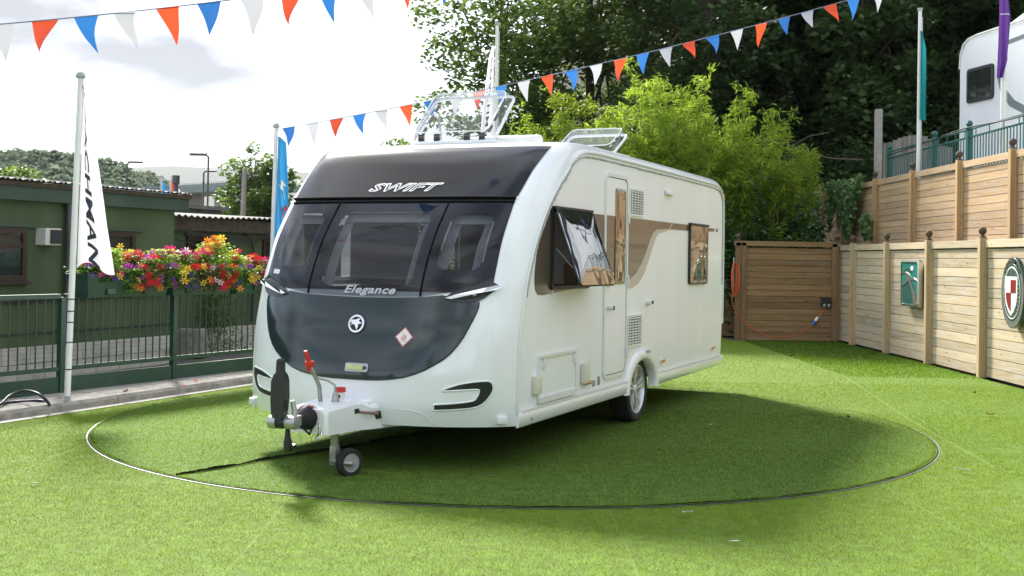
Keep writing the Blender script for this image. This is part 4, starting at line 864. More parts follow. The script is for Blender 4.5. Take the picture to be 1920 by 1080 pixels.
def hanging_flag(p, H, wfun, fold, label, m, freq=3, cols=28, rows=40, ph=0, bottom=None):
    """wfun(t): width at t (0 top .. 1 bottom); folds run down the cloth"""
    t = empty('flag', p, 0, label, 'flag')
    def F(u, v, off=0):
        w = wfun(v); a = 2*math.pi*(freq*u+.15*math.sin(3*v+ph))+ph
        y = fold*(.25+.75*v)*math.sin(a)*(.3+.7*u) + .25*w*math.sin(u*2.2+ph)
        z = -H*v + (bottom(u) if bottom else 0)*v**3
        return Vector((u*w+.012*math.sin(a*.5+4*v), -y-off, z))
    q = MB(); q.grid([[F(j/cols, i/rows) for j in range(cols+1)] for i in range(rows+1)]); q.build('cloth', m, t, smooth=180)
    return t, F
fl, F = hanging_flag(P1+Vector((.095, -.03, 3.12)), 1.86, lambda v: float(np.interp(v, [0, .06, .4, .75, 1], [.02, .07, .17, .28, .38])), .035, 'white flag printed with vertical dark lettering hanging from the left pole', M['flagwhite'], 1.6, bottom=lambda u: .03+.06*math.sin(5*u)-.0*u)
text_on('lettering', 'COACHMAN', lambda x, y: F(min(.96, max(.04, .36+y*1.0)), .47+x*.42, .006), M['ink'], fl, .42, .15, .010, 1.05, 14)
fl, F = hanging_flag(P2+Vector((.075, -.02, 3.02)), 1.5, lambda v: float(np.interp(v, [0, .05, .5, 1], [.02, .10, .16, .19])), .05, 'blue flag hanging limp on the pole behind the flowers', M['flagblue'], 2.2, ph=1)
q = MB(); q.prism([(.30, .42), (.50, .38), (.85, .44), (.55, .43), (.62, .56), (.45, .46)], lambda u, v, e: F(u, v, .006 if e else .004)); q.build('swift_emblem', M['polewhite'], fl)
q = MB(); q.prism([(.35, .62), (.70, .60), (.90, .66), (.60, .65), (.55, .74), (.45, .66)], lambda u, v, e: F(u, v, .006 if e else .004)); q.build('red_emblem', M['red'], fl)
# ---- planter troughs hung on the railings
M['planter'] = mat('dark_green_planter', (.018, .052, .036), .45, var=.12)
M['leafA'] = leafmat('bedding_leaf_green', (.05, .13, .02), (.16, .30, .04), .45); M['leafB'] = leafmat('bedding_leaf_lime', (.22, .36, .03), (.38, .50, .07), .45); M['leafC'] = leafmat('begonia_leaf_bronze', (.08, .07, .025), (.16, .17, .04), .4)
BC = {'red': (.62, .012, .02), 'pink': (.62, .03, .16), 'magenta': (.45, .05, .38), 'yellow': (.75, .52, .05), 'orange': (.75, .27, .03), 'violet': (.10, .03, .32), 'white': (.75, .72, .62)}
for k, c in BC.items(): M['bl_'+k] = flagmat('petal_'+k, c, .35)
def bloom_mesh(name, kind, m):
    q = MB(); n = {'frill': 11, 'open': 6, 'small': 5}[kind]
    for ring_, (r, h, tilt, k) in enumerate({'frill': ((1, .0, .15, 8), (.75, .16, .5, 7), (.42, .3, .95, 5)), 'open': ((1, 0, .2, 6), (.55, .12, .6, 5)), 'small': ((1, 0, .35, 5),)}[kind]):
        for i in range(k):
            a = 2*math.pi*(i+.5*ring_)/k; w = 3.0/k
            def pt(rr, da, hh): return (rr*math.cos(a+da), rr*math.sin(a+da), hh)
            ct = math.cos(tilt); st_ = math.sin(tilt)
            q.add([pt(.08, 0, h), pt(r*.7*ct, -w*.60, h+r*.6*st_), pt(r*ct, 0, h+r*.85*st_+.08*math.sin(i*2.1)), pt(r*.7*ct, w*.60, h+r*.6*st_)], [(0, 1, 2, 3)])
    me = q.mesh(name); me.materials.append(m); return me
BMESH = {(k, c): bloom_mesh('bloom', k, M['bl_'+c]) for c in BC for k in ('frill', 'open', 'small')}
def leaf_quads(C, size, aspect=.6, flat=.5, seed=0, droop=0., dirs=None):
    """C (n,3) centres -> rhombic leaves with random orientation"""
    r = np.random.default_rng(seed); n = len(C); s = size*r.uniform(.6, 1.3, n)
    if dirs is None:
        a = r.uniform(0, 2*math.pi, n); z = r.uniform(-1, 1, n)*(1-flat) - droop; d = np.c_[np.cos(a), np.sin(a), z]
    else: d = dirs + r.normal(size=(n, 3))*.35
    d /= np.linalg.norm(d, axis=1)[:, None]
    up = r.normal(size=(n, 3))*.6 + np.array([0, 0, 1.]); sidev = np.cross(d, up); sidev /= np.linalg.norm(sidev, axis=1)[:, None]+1e-9
    nn = np.cross(sidev, d)
    w = (s*aspect/2)[:, None]; L = (s/2)[:, None]
    V = np.stack([C-d*L, C+sidev*w-d*L*.05+nn*w*.25, C+d*L-nn*L*.25, C-sidev*w-d*L*.05+nn*w*.25], 1)
    return V.reshape(-1, 3), np.arange(4*n).reshape(-1, 4)
def foliage(name, C, size, m, parent=None, seed=0, aspect=.6, flat=.5, droop=0., tint=None, dirs=None):
    V, F_ = leaf_quads(C, size, aspect, flat, seed, droop, dirs)
    r = np.random.default_rng(seed+1); t = np.repeat(np.clip((tint if tint is not None else .5)+r.normal(size=len(C))*.25, 0, 1), 4)
    return np_mesh(name, V, F_, m, parent, t)
sp0, sp1, sp2, sp3 = fen_s(140), fen_s(300), fen_s(420), fen_s(560)
pl_lab = ['dark green planter trough hooked on the railings beside the flag', 'middle dark green planter trough on the railings', 'dark green planter trough nearest the caravan']
for (a, b), lab in zip(((sp0, sp1-.01), (sp1+.01, sp2-.01), (sp2+.01, sp3)), pl_lab):
    t = empty('planter', fen(a, 0), ang, lab, 'planter', 'planter troughs on the railings')
    Ln = b-a
    q = MB()      # trough, outer and inner faces
    o0 = [(.0, -.20, 0), (Ln, -.20, 0), (Ln, .12, 0), (0, .12, 0)]
    q.grid([[(x+(.05 if i in (0, 3) else -.05), y*.75, 1.055) for i, (x, y, z) in enumerate(o0)]+[(.05, -.15, 1.055)], [(x, y, 1.285) for x, y, z in o0]+[(0, -.20, 1.285)], [(x+(-.012 if i in (0, 3) else .012), y*1.06, 1.29) for i, (x, y, z) in enumerate(o0)]+[(-.012, -.212, 1.29)], [(x+(-.012 if i in (0, 3) else .012), y*1.06, 1.305) for i, (x, y, z) in enumerate(o0)]+[(-.012, -.212, 1.305)], [(x+(.03 if i in (0, 3) else -.03), y*.8, 1.30) for i, (x, y, z) in enumerate(o0)]+[(.03, -.16, 1.30)]])
    q.add([(.05, -.15, 1.055), (Ln-.05, -.15, 1.055), (Ln-.05, .09, 1.055), (.05, .09, 1.055)], [(0, 1, 2, 3)]); q.build('trough', M['planter'], t)
    q = MB(); q.add([(.0, -.19, 1.265), (Ln, -.19, 1.265), (Ln, .11, 1.265), (0, .11, 1.265)], [(0, 1, 2, 3)]); q.build('compost', M['soil'], t)
    for k in (.28, .72): MB().bbox((Ln*k, -.178, 1.12), (.12, .03, .07), .01).build('bracket', M['planter'], t)
# flowering plants: (image column, front offset, height, spread, leaf, [(bloom kind, colour, count, size)], trailing, label)
plants = [
 (152, .10, .14, .18, 'A', [('small', 'violet', 16, .026), ('frill', 'red', 3, .036)], .0, 'low violet lobelia at the left end behind the flagpole'),
 (178, .16, .18, .19, 'A', [('open', 'yellow', 6, .036), ('small', 'violet', 8, .024), ('frill', 'pink', 4, .036)], .05, 'yellow and violet bedding plant under the white flag'),
 (208, .04, .34, .17, 'B', [('open', 'yellow', 2, .03)], .0, 'tall lime green foliage plant right of the flag'),
 (222, .20, .10, .16, 'A', [('small', 'magenta', 5, .032), ('open', 'yellow', 3, .03)], .18, 'magenta trailing flower over the first trough'),
 (243, .06, .26, .17, 'C', [('frill', 'orange', 3, .038), ('frill', 'red', 5, .036)], .0, 'orange and red blooms on bronze leaves at the back of the first trough'),
 (252, .20, .10, .20, 'C', [('frill', 'red', 9, .036), ('frill', 'orange', 3, .034)], .16, 'red begonia trailing down the first trough'),
 (270, .12, .22, .18, 'A', [('frill', 'red', 3, .042), ('frill', 'pink', 5, .040), ('small', 'magenta', 7, .034)], .05, 'bright red and pink geranium clump left of centre'),
 (292, .18, .12, .17, 'A', [('small', 'magenta', 9, .032), ('small', 'violet', 6, .024)], .12, 'magenta petunia where the first two troughs meet'),
 (305, .03, .34, .20, 'B', [('frill', 'pink', 2, .036), ('small', 'magenta', 3, .034)], .0, 'tall pale green plant topped with magenta blooms'),
 (318, .22, .08, .17, 'A', [('open', 'yellow', 8, .040), ('small', 'violet', 9, .024)], .16, 'yellow pansies at the front of the middle trough'),
 (338, .08, .28, .20, 'A', [('frill', 'pink', 8, .046), ('small', 'magenta', 4, .036), ('open', 'white', 4, .036)], .0, 'deep pink geranium heads in the middle trough'),
 (352, .22, .10, .20, 'C', [('frill', 'red', 7, .038), ('open', 'yellow', 4, .034)], .18, 'red begonia cascading over the middle trough'),
 (372, .08, .28, .20, 'A', [('frill', 'red', 4, .046), ('frill', 'pink', 5, .042), ('open', 'yellow', 3, .034)], .0, 'red geranium right of centre with pink heads'),
 (380, .22, .10, .18, 'C', [('frill', 'red', 6, .038), ('open', 'white', 4, .032), ('small', 'magenta', 4, .03)], .16, 'crimson trailing begonia below the red geranium'),
 (405, .02, .44, .20, 'B', [('frill', 'orange', 6, .046), ('open', 'yellow', 3, .042)], .0, 'tallest plant with apricot dahlias above the troughs'),
 (412, .20, .12, .20, 'A', [('open', 'orange', 6, .036), ('frill', 'red', 5, .040), ('small', 'violet', 6, .026)], .16, 'mixed orange and red trailing flowers right of the dahlias'),
 (438, .06, .28, .20, 'B', [('open', 'yellow', 5, .036), ('frill', 'red', 3, .036)], .0, 'lime foliage with pale yellow blooms in the last trough'),
 (446, .20, .10, .19, 'A', [('open', 'yellow', 6, .036), ('small', 'magenta', 5, .034)], .12, 'yellow and magenta flowers low in the last trough'),
 (470, .10, .22, .20, 'C', [('frill', 'red', 5, .042), ('frill', 'pink', 3, .04)], .0, 'red blooms beside the caravan corner'),
 (474, .26, .02, .17, 'C', [('frill', 'red', 11, .040)], .26, 'long red begonia trail beside the caravan corner'),
]
for i, (px, off, h, spread, lf, bl, trail, lab) in enumerate(plants):
    r = np.random.default_rng(100+i); h = h*.9; spread = spread*1.0; p = fen(fen_s(px), 1.27, off-.04)
    t = empty('flowering_plant', p, 0, lab, 'flowers', 'bedding plants in the planter troughs')
    n = int(720*spread/.18*(.6+h*2)); zc = r.uniform(0, 1, n)**.8
    C_ = np.c_[r.normal(size=n)*spread*.40, r.normal(size=n)*spread*.36, zc*h]
    if trail:
        m_ = r.uniform(size=n) < .22; C_[m_] = np.c_[r.normal(size=m_.sum())*spread*.42, -r.uniform(.02, .09, m_.sum()), r.uniform(-trail, .06, m_.sum())]
        dirv = np.array([FNn.x, FNn.y]); C_[m_, :2] = C_[m_, :1]*np.array([[FD.x, FD.y]]) + (r.uniform(.03, .12, m_.sum()))[:, None]*dirv
    foliage('foliage', C_, .045 if lf != 'C' else .04, M['leaf'+lf], t, 300+i, .62, .4, .1, tint=np.clip(.3+.6*zc, 0, 1))
    for kind, colr, cnt, sz in bl:
        for k in range(cnt):
            if trail and r.uniform() < .45: pos = Vector((FD.x, FD.y, 0))*float(r.normal()*spread*.45)+FNn*float(r.uniform(.09, .15))+Vector((0, 0, float(r.uniform(-trail, .05))))
            else: pos = Vector((FD.x, FD.y, 0))*float(r.normal()*spread*.42)+FNn*float(r.uniform(-.02, .10))+Vector((0, 0, float(h*r.uniform(.7, 1.12)+.02)))
            o = obj('bloom', BMESH[kind, colr], None, t, pos); o.scale = (sz*1.5,)*3
            tv = Vector((float(r.normal()*.5)+.15, -.9+float(r.normal()*.4), .55+float(r.normal()*.4))); o.rotation_euler = tv.to_track_quat('Z', 'Y').to_euler()
    if h > .25:
        q = MB()
        for k in range(4): q.tube([(r.normal()*.03, r.normal()*.03, 0), (r.normal()*.06, r.normal()*.05, h*.95)], .004, 4)
        q.build('stem', M['leafA'], t)
# ---- green sheds behind the railings
M['shed'] = mat('mossy_green_render', (.062, .088, .038), .85, var=.28, vscale=1.6, bump=.35, bscale=25, dirt=.55, dirtcol=(.035, .06, .035), stretch=(1, 1, .35))
M['fascia'] = mat('dark_green_fascia', (.035, .065, .045), .6, var=.2, vscale=3, dirt=.5, dirtcol=(.05, .05, .04))
M['roofsheet'] = mat('fibre_cement_sheet', (.13, .13, .12), .85, var=.3, vscale=4, dirt=.6, dirtcol=(.10, .10, .08))
M['brownframe'] = mat('brown_window_frame', (.035, .018, .014), .4, var=.15)
M['pane'] = wavy(mat('old_window_glass', (.020, .024, .022), .05, var=.2, spec=.6), 2.0, .2, .02)
M['pipe'] = mat('dark_grey_downpipe', (.06, .065, .075), .4, var=.1)
M['whitebrick'] = mat('whitewashed_block', (.45, .43, .38), .85, var=.2, vscale=5, bump=.3, dirt=.6, dirtcol=(.16, .15, .11))
M['moss'] = mat('rotten_timber_moss', (.06, .045, .03), .95, var=.5, vscale=9, bump=.8, bscale=14)
BD = Vector((.39, .921, 0)); BN = Vector((.921, -.39, 0)); B0 = Vector((-5.35, 15.5, 0)); bang = math.atan2(BD.y, BD.x)
def bw_s(px, off=0):
    o = B0+BN*off; d = ray(px, 480); return (o.x*d[1]-o.y*d[0])/(BD.y*d[0]-BD.x*d[1])
def bz(px, py, off=0): s = bw_s(px, off); p = B0+BD*s+BN*off; return at(px, py, p.y).z
def shed(name, sA, sB, off, ztop, depth, label, roof=True, zr=None):
    t = empty(name, B0+BD*sA+BN*off, bang, label, 'building'); Ln = sB-sA       # local x along wall, -y towards the lawn
    q = MB(); q.box((Ln/2, depth/2, (ztop+.3)/2), (Ln, depth, ztop-.3)); q.build('wall', M['shed'], t)
    return t, Ln
sE = bw_s(326)
s1, Ln1 = shed('green_shed', -9.0, sE, 0, 2.24, 5.5, 'long mossy green rendered shed with wavy sheet roof and brown windows')
def wl(px): return bw_s(px)+9.0
# whitewashed block base, single blocks
bl_m = MB().bbox((0, 0, 0), (.43, .06, .20), .006).mesh('block')
for r_ in range(2):
    for k in range(int(Ln1/.44)):
        obj('block', bl_m, M['whitebrick'], s1, (.22+k*.44+(r_ % 2)*.2, -.012+.004*random.random(), .06+r_*.207))
MB().box((Ln1/2, .1, .0), (Ln1, .2, .6)).build('footing', M['whitebrick'], s1)
MB().box((Ln1/2+.05, -.09, 2.235), (Ln1+.22, .06, .19)).build('fascia', M['fascia'], s1)
MB().box((Ln1/2+.05, -.11, 2.335), (Ln1+.25, .10, .05)).build('gutter', M['moss'], s1)
g = []
nx = int((Ln1+.3)/.0365)
for y, z in ((-.20, 2.385), (2.4, 2.60), (5.6, 2.40)): g.append([Vector((-.1+i*.0365, y, z+.014*math.sin(i*math.pi*.8))) for i in range(nx)])
q = MB(); q.grid(g); q.grid([[p-Vector((0, 0, .008)) for p in r_] for r_ in g]); q.build('roof_sheet', M['roofsheet'], s1, smooth=60)
MB().box((Ln1/2, -.006, .525), (Ln1, .012, .02)).build('damp_course', M['black'], s1)
for x in (wl(-60)-.0, wl(121), ):
    MB().tube([(x, -.07, 2.22), (x, -.07, .35)], .042, 12).tube([(x, -.07, 2.24), (x, -.07, 2.10)], .055, 12).tube([(x, -.07, 1.25), (x, -.07, 1.20)], .05, 12).build('downpipe', M['pipe'], s1, smooth=50)
def window(t, x0, x1, z0, z1, rails=(.68,), mull=()):
    w = empty('window', (0, 0, 0)); w.parent = t
    MB().box(((x0+x1)/2, .0, (z0+z1)/2), (x1-x0-.05, .03, z1-z0-.05)).build('pane', M['pane'], w)
    q = MB(); fw = .07
    q.box(((x0+x1)/2, -.012, z1-fw/2), (x1-x0, .05, fw)); q.box(((x0+x1)/2, -.012, z0+fw/2), (x1-x0, .05, fw)); q.box((x0+fw/2, -.012, (z0+z1)/2), (fw, .05, z1-z0-2*fw)); q.box((x1-fw/2, -.012, (z0+z1)/2), (fw, .05, z1-z0-2*fw))
    for r_ in rails: q.box(((x0+x1)/2, -.010, z0+(z1-z0)*r_), (x1-x0-2*fw, .046, .06))
    for m_ in mull: q.box((x0+(x1-x0)*m_, -.008, (z0+z1)/2), (.06, .044, z1-z0-2*fw))
    q.build('frame', M['brownframe'], w)
    MB().box(((x0+x1)/2, -.03, z0-.02), (x1-x0+.08, .09, .035)).build('sill', M['brownframe'], w); MB().box(((x0+x1)/2+.05, -.02, z1+.02), (x1-x0+.2, .06, .03)).build('drip_board', M['fascia'], w)
    return w
window(s1, wl(-60), wl(47), bz(20, 527), bz(20, 426), (.66,), (.45,))
window(s1, wl(190), wl(250), bz(220, 520), bz(220, 434), (.55,))
# second lower shed, its fascia rotten and cables slung along it
sF = bw_s(640, -.55)
s2_, Ln2 = shed('green_shed', sE+.0, sF, -.55, 2.02, 4.6, 'lower green outbuilding with mossy sagging roof edge behind the flowers')
def wl2(px): return bw_s(px, -.55)-sE
MB().box((Ln2/2, -.08, 1.98), (Ln2+.1, .05, .20)).build('fascia', M['moss'], s2_)
g = []; nx = int((Ln2+.3)/.036)
for y, z in ((-.22, 2.115), (2.2, 2.22), (4.7, 2.12)): g.append([Vector((-.1+i*.036, y, z+.018*math.sin(i*math.pi/2)-.02*math.sin(i*.05))) for i in range(nx)])
q = MB(); q.grid(g); q.grid([[p-Vector((0, 0, .01)) for p in r_] for r_ in g]); q.build('roof_sheet', M['roofsheet'], s2_, smooth=60)
window(s2_, wl2(348), wl2(424), 1.05, 1.80, (), (.5,)); window(s2_, wl2(491), wl2(540), 1.05, 1.80, ())
q = MB()
for k in range(4):
    x0 = .1; q.tube([(x0, -.12, 1.78-.02*k), (x0+Ln2*.12, -.14, 1.88), (x0+Ln2*.3, -.15, 1.80-.035*k), (x0+Ln2*.45, -.15, 1.82-.03*k), (x0+Ln2*.6, -.13, 1.96)], .010, 5)
q.build('slung_cables', M['black'], s2_, smooth=60)
MB().tube([(.22, -.10, 1.86), (.22, -.13, 1.80), (.10, -.13, 1.66), (.07, -.10, 1.55), (.07, -.09, .2)], .042, 10).build('downpipe', M['pipe'], s2_, smooth=50)
MB().tube([(Ln2*.42, -.06, 1.90), (Ln2*.46, -.07, 1.80), (Ln2*.475, -.07, 1.6), (Ln2*.475, -.06, .4)], .018, 8).build('cable_duct', M['black'], s2_, smooth=50)
MB().tube([(.05, -.10, 1.72), (wl2(400), -.12, 1.50), (wl2(425), -.08, 1.42)], .012, 5).tube([(.1, -.10, 1.80), (wl2(380), -.12, 1.62), (wl2(400), -.10, 1.50)], .010, 5).build('stray_cable', M['black'], s2_, smooth=50)
MB().box((Ln2/2, -.02, .12), (Ln2, .02, .5)).build('base_band', M['whitebrick'], s2_)
MB().tube([(.0, -.03, .86), (Ln1*.5, -.035, .90), (Ln1-.2, -.035, .95)], .014, 6).build('wall_cable', M['black'], s1, smooth=50)
# third: ribbed metal container roofed lower, behind
pC = at(322, 400, 21.5); M['ribbed'] = mat('olive_ribbed_cladding', (.13, .135, .09), .6, var=.15, dirt=.3)
t = empty('clad_store', (pC.x, pC.y, 0), bang, 'small olive ribbed metal store showing above the lower roof', 'building')
xr = 1.25
g = [[Vector((i*.06, (.04 if (i//2) % 2 else 0), z)) for i in range(int(xr/.06)+1)] for z in (.3, 2.30)]
q = MB(); q.grid(g); q.build('cladding', M['ribbed'], t); MB().box((xr/2+.02, 1.5, 1.3), (xr-.05, 2.8, 2.0)).build('body', M['ribbed'], t)
MB().box((xr/2+.05, 1.4, 2.40), (xr+.25, 3.2, .07)).box((xr/2+.03, -.06, 2.34), (xr+.2, .05, .12)).build('roof', M['roofsheet'], t); MB().tube([(xr+.05, -.04, 2.3), (xr+.05, -.04, .3)], .035, 8).build('downpipe', M['pipe'], t)
# air conditioning box on the shed
acs = bw_s(87); pa = B0+BD*acs+BN*.12; M['acwhite'] = mat('dirty_white_metal', (.55, .54, .49), .5, var=.12, dirt=.4, dirtcol=(.25, .22, .16))
t = empty('air_conditioner', (pa.x, pa.y, bz(87, 444)), bang, 'boxy off-white air conditioner on the green shed wall', 'air conditioner')
MB().bbox((-.05, .06, 0), (.26, .20, .21), .01).build('case', M['acwhite'], t)
gr_ = MB().box((-.02, -.048, .0), (.17, .014, .17)).build('grille', M['black'], t)
sl = MB().box((0, 0, 0), (.17, .010, .006)).mesh('louvre')
for k in range(8): obj('louvre', sl, M['pipe'], gr_, (-.02, -.058, -.072+k*.0205))
# weeds, paving and bits between railings and sheds
M['weed'] = leafmat('weed_green', (.04, .09, .02), (.14, .22, .05), .4); M['dryweed'] = leafmat('dry_weed', (.12, .08, .05), (.26, .19, .10), .4)
wl_ = ['bushy green weed growing between the sheds and the railings', 'dry seed-headed weed against the whitewashed shed base', 'low green weed at the foot of the green shed', 'tall white-flowered weed behind the railings', 'dry brown weed beside the concrete block', 'small weed tuft near the left downpipe', 'spindly weed below the shed window', 'leafy weed close to the caravan corner', 'low weed beneath the left shed window', 'grassy weed by the railings post']
for i, (px, py, h, kind) in enumerate(((395, 660, .75, 0), (255, 672, .35, 1), (300, 668, .32, 0), (410, 655, .8, 2), (352, 655, .6, 1), (62, 690, .40, 0), (95, 690, .3, 1), (450, 650, .5, 1), (30, 700, .2, 0), (215, 680, .28, 1))):
    r = np.random.default_rng(500+i); p = gnd(px, py, 0)
    t = empty('weed', (p.x, p.y, -.02), 0, wl_[i], 'weed', 'weeds between the sheds and the railings')
    h *= 1.25; n = int(520*h/.4); zc = r.uniform(0, 1, n); C_ = np.c_[r.normal(size=n)*h*.22*(1.1-zc*.6), r.normal(size=n)*h*.22, zc*h]
    foliage('foliage', C_, .06, M['weed' if kind != 1 else 'dryweed'], t, 520+i, .4, .3)
    q = MB()
    for k in range(5): q.tube([(r.normal()*.03, r.normal()*.03, 0), (r.normal()*h*.2, r.normal()*h*.1, h*.95)], .004, 4)
    q.build('stem', M['leafA'], t)
    if kind == 2:
        for k in range(16): o = obj('bloom', BMESH['small', 'white'], None, t, (r.normal()*.12, r.normal()*.1, h*r.uniform(.4, 1))); o.scale = (.022,)*3; o.rotation_euler = (1.2, 0, r.uniform(0, 6))
p = gnd(357, 668, 0); t = MB().bbox((0, 0, .2), (.42, .3, .42), .02).build('concrete_block', M['concrete2'], None, loc=(p.x, p.y, 0)); tag(t, 'grey concrete block standing behind the railings among weeds', 'block')
# black hose looping over the kerb
q = MB(); P_ = [gnd(-30, 765, .12), gnd(0, 758, .12), gnd(18, 742, .16), gnd(45, 733, .2), gnd(70, 738, .2), gnd(88, 752, .13), gnd(96, 766, .03)]
q.tube(catmull([tuple(p) for p in P_], 6), .014, 8); P_ = [gnd(-30, 772, .1), gnd(10, 756, .10), gnd(50, 752, .10), gnd(80, 752, .10), gnd(92, 764, .04)]
q.tube(catmull([tuple(p) for p in P_], 6), .014, 8)
h_ = q.build('hose', M['black'], None, smooth=60); tag(h_, 'black hose looped over the concrete kerb at far left', 'hose')
# ------------------------------------------------------------------ right: timber fences, plaques, cable, upper railings, motorhome
WPALE = ((.53, .42, .275), (.41, .31, .185)); M['w_low'] = wood('pale_weathered_softwood', *WPALE, 1, .7); M['w_low_v'] = wood('pale_softwood_upright', (.50, .37, .21), (.36, .25, .13), 2, .35)
M['w_up'] = wood('orange_softwood', (.50, .335, .185), (.38, .24, .12), 1, .38); M['w_up_v'] = wood('orange_softwood_upright', (.52, .34, .17), (.38, .23, .10), 2, .15)
M['w_scr'] = wood('brown_softwood', (.27, .165, .075), (.17, .10, .04), 0, .10); M['w_scr_v'] = wood('brown_softwood_upright', (.25, .155, .075), (.16, .095, .04), 2, .10)  # screen timber, a darker brown than the other fences
M['finial'] = mat('brown_green_finial', (.085, .055, .035), .8, var=.35, vscale=18, bump=.4)
fin = MB().lathe([(.050, 0), (.050, .016), (.028, .022), (.022, .040), (.034, .052), (.050, .075), (.055, .098), (.049, .124), (.028, .144), (0, .149)], (0, 0, 0), 16).mesh('finial')
for f in fin.polygons: f.use_smooth = True
fin.materials.append(M['finial'])
def timber(name, x, ys, z0, z1, nb, mh, mv, label, lean=0):
    """boards between posts, facing -x; ys = post positions along y"""
    t = empty(name, (x, ys[0], z0), 0, label, 'fence'); H = z1-z0; r = random.Random(int(x*10))
    pm = MB().bbox((-.045, 0, H/2+.01), (.10, .095, H+.02), .006).mesh('post'); bh = (H-.15)/nb
    cache = {}
    for i, y in enumerate(ys):
        p = obj('post', pm, mv, t, (0, y-ys[0], 0)); obj('finial', fin, None, p, (-.045, 0, H+.02))
        if i == len(ys)-1: continue
        a, b = sorted((y, ys[i+1])); L_ = b-a-.095; yc = (a+b)/2-ys[0]; k = round(L_, 3)
        if k not in cache:
            cache[k] = (MB().bbox((0, 0, 0), (.028, L_-.075, bh-.007), .004).mesh('board'), MB().bbox((0, 0, 0), (.05, .036, H-.02), .004).mesh('stile'), MB().bbox((0, 0, 0), (.055, L_-.076, .105), .005).mesh('rail'))
        bmsh, sm, rm = cache[k]
        for j in range(nb):
            obj('board', bmsh, mh, t, (.012+r.uniform(-.004, .004), yc, .02+bh*(j+.5)), (r.uniform(-.0022, .0022), r.uniform(-.035, .035), 0))
        for sgn in (-1, 1): obj('stile', sm, mv, t, (-.012, yc+sgn*(L_/2-.018), H/2))
        obj('rail', rm, mh, t, (-.010, yc, H-.062))
    return t
timber('timber_fence', 6.50, [23.32, 22.2, 20.2, 18.17, 16.1, 14.05, 12.0, 9.95, 7.9, 5.85, 3.8], 0, 1.90, 13, M['w_low'], M['w_low_v'], 'pale weathered timber retaining fence along the right edge of the lawn')
timber('timber_fence', 7.20, [29.5, 27.4, 25.3, 23.15, 21.0, 18.8, 16.8, 14.75, 12.7, 10.65, 8.6, 6.55], 1.86, 3.20, 10, M['w_up'], M['w_up_v'], 'orange timber fence on the terrace above the lower fence')
# brown screen across the corner
sx0, sx1 = 4.40, 6.40; sy = 23.15
t = empty('timber_screen', (sx0, sy, 0), 0, 'dark brown timber screen panel across the far corner of the lawn', 'fence'); LX = sx1-sx0
bmsh = MB().bbox((0, 0, 0), (LX-.2, .028, .113), .004).mesh('board')
for j in range(15): obj('board', bmsh, M['w_scr'], t, (LX/2+.02, 0, .09+j*.1195), (random.uniform(-.03, .03), random.uniform(-.001, .001), 0))
for x, w in ((.06, .11), (.165, .10), (LX-.04, .12)):
    MB().bbox((x, -.03, .96), (w-.004, .08, 1.92), .005).build('upright', M['w_scr_v'], t)
MB().bbox((LX/2, -.02, 1.90), (LX+.02, .10, .10), .006).build('cap_rail', M['w_scr'], t); MB().bbox((LX/2+.02, -.014, .03), (LX-.2, .05, .06), .005).build('gravel_board', M['w_scr'], t)
obj('finial', fin, None, t, (.06, -.03, 1.95)); obj('finial', fin, None, t, (LX+.02, .0, 1.95))
t = empty('timber_screen', (3.55, 24.1, 0), 0, 'low brown board fence in shade behind the caravan and the orange cable', 'fence')
bmsh = MB().bbox((0, 0, 0), (1.3, .028, .14), .004).mesh('board')
for j in range(8): obj('board', bmsh, M['w_scr'], t, (.6, 0, .08+j*.146))
# socket, blue coupler and the orange cable
M['orange'] = mat('orange_cable', (.58, .11, .03), .45, var=.1); M['blueplug'] = mat('blue_plug', (.02, .13, .45), .4)
bx = at(1549, 568, sy-.06)
sk = empty('power_socket', bx, 0, 'black weatherproof socket box on the brown screen', 'socket'); MB().bbox((0, 0, .02), (.20, .07, .17), .012).build('case', M['black'], sk)
for dx in (-.04, .05): MB().lathe([(.028, 0), (.028, .03), (.02, .05)], (dx, -.03, -.07), 10).build('plug', M['castgrey'], sk)
cp = at(1529, 602, sy-.07); t = empty('power_coupler', cp, 0, 'blue and white plug coupler hanging on the orange cable', 'plug')
MB().tube([(.045, 0, .075), (.0, 0, 0)], [.026, .034], 10).build('white_half', M['polewhite'], t, smooth=40); MB().tube([(0, 0, 0), (-.05, 0, -.075)], [.038, .028], 10).build('blue_half', M['blueplug'], t, smooth=40)
cab = [at(1546, 578, sy-.09), at(1538, 590, sy-.08), at(1533, 597, sy-.08)]
cab2 = [at(1523, 609, sy-.08), at(1505, 622, sy-.07), at(1478, 631, sy-.06), at(1440, 630, sy-.06), at(1405, 612, sy-.07), at(1384, 594, sy-.10), at(1374, 570, sy-.13), at(1373, 555, sy-.13), at(1379, 530, sy-.12)]
oc = empty('orange_cable', cab2[-1], 0, 'orange mains cable sagging across the brown screen with its coil', 'cable')
b0 = cab2[-1]
MB().tube([Vector(p)-b0 for p in catmull([tuple(p) for p in cab], 5)], .0075, 6).build('lead', M['orange'], oc, smooth=60); MB().tube([Vector(p)-b0 for p in catmull([tuple(p) for p in cab2], 6)], .0075, 6).build('lead', M['orange'], oc, smooth=60)
hk = at(1378, 492, sy-.12)
for k in range(7):
    w = .07+.012*k; hgt = .62+.05*random.random(); xo = random.uniform(-.02, .02)
    P_ = [Vector((xo+w*.55*math.sin(a), -.012*k+.03*math.cos(a*2), -hgt/2+hgt/2*math.cos(a))) for a in np.linspace(0, 2*math.pi, 26)]
    MB().tube([hk-b0+p for p in P_], .010, 6, False).build('coil_turn', M['orange'], oc, smooth=60)
MB().tube([hk-b0+Vector((-.02, .02, .10)), hk-b0+Vector((-.02, .0, -.5))], .012, 6).build('hook_bar', M['castgrey'], oc)
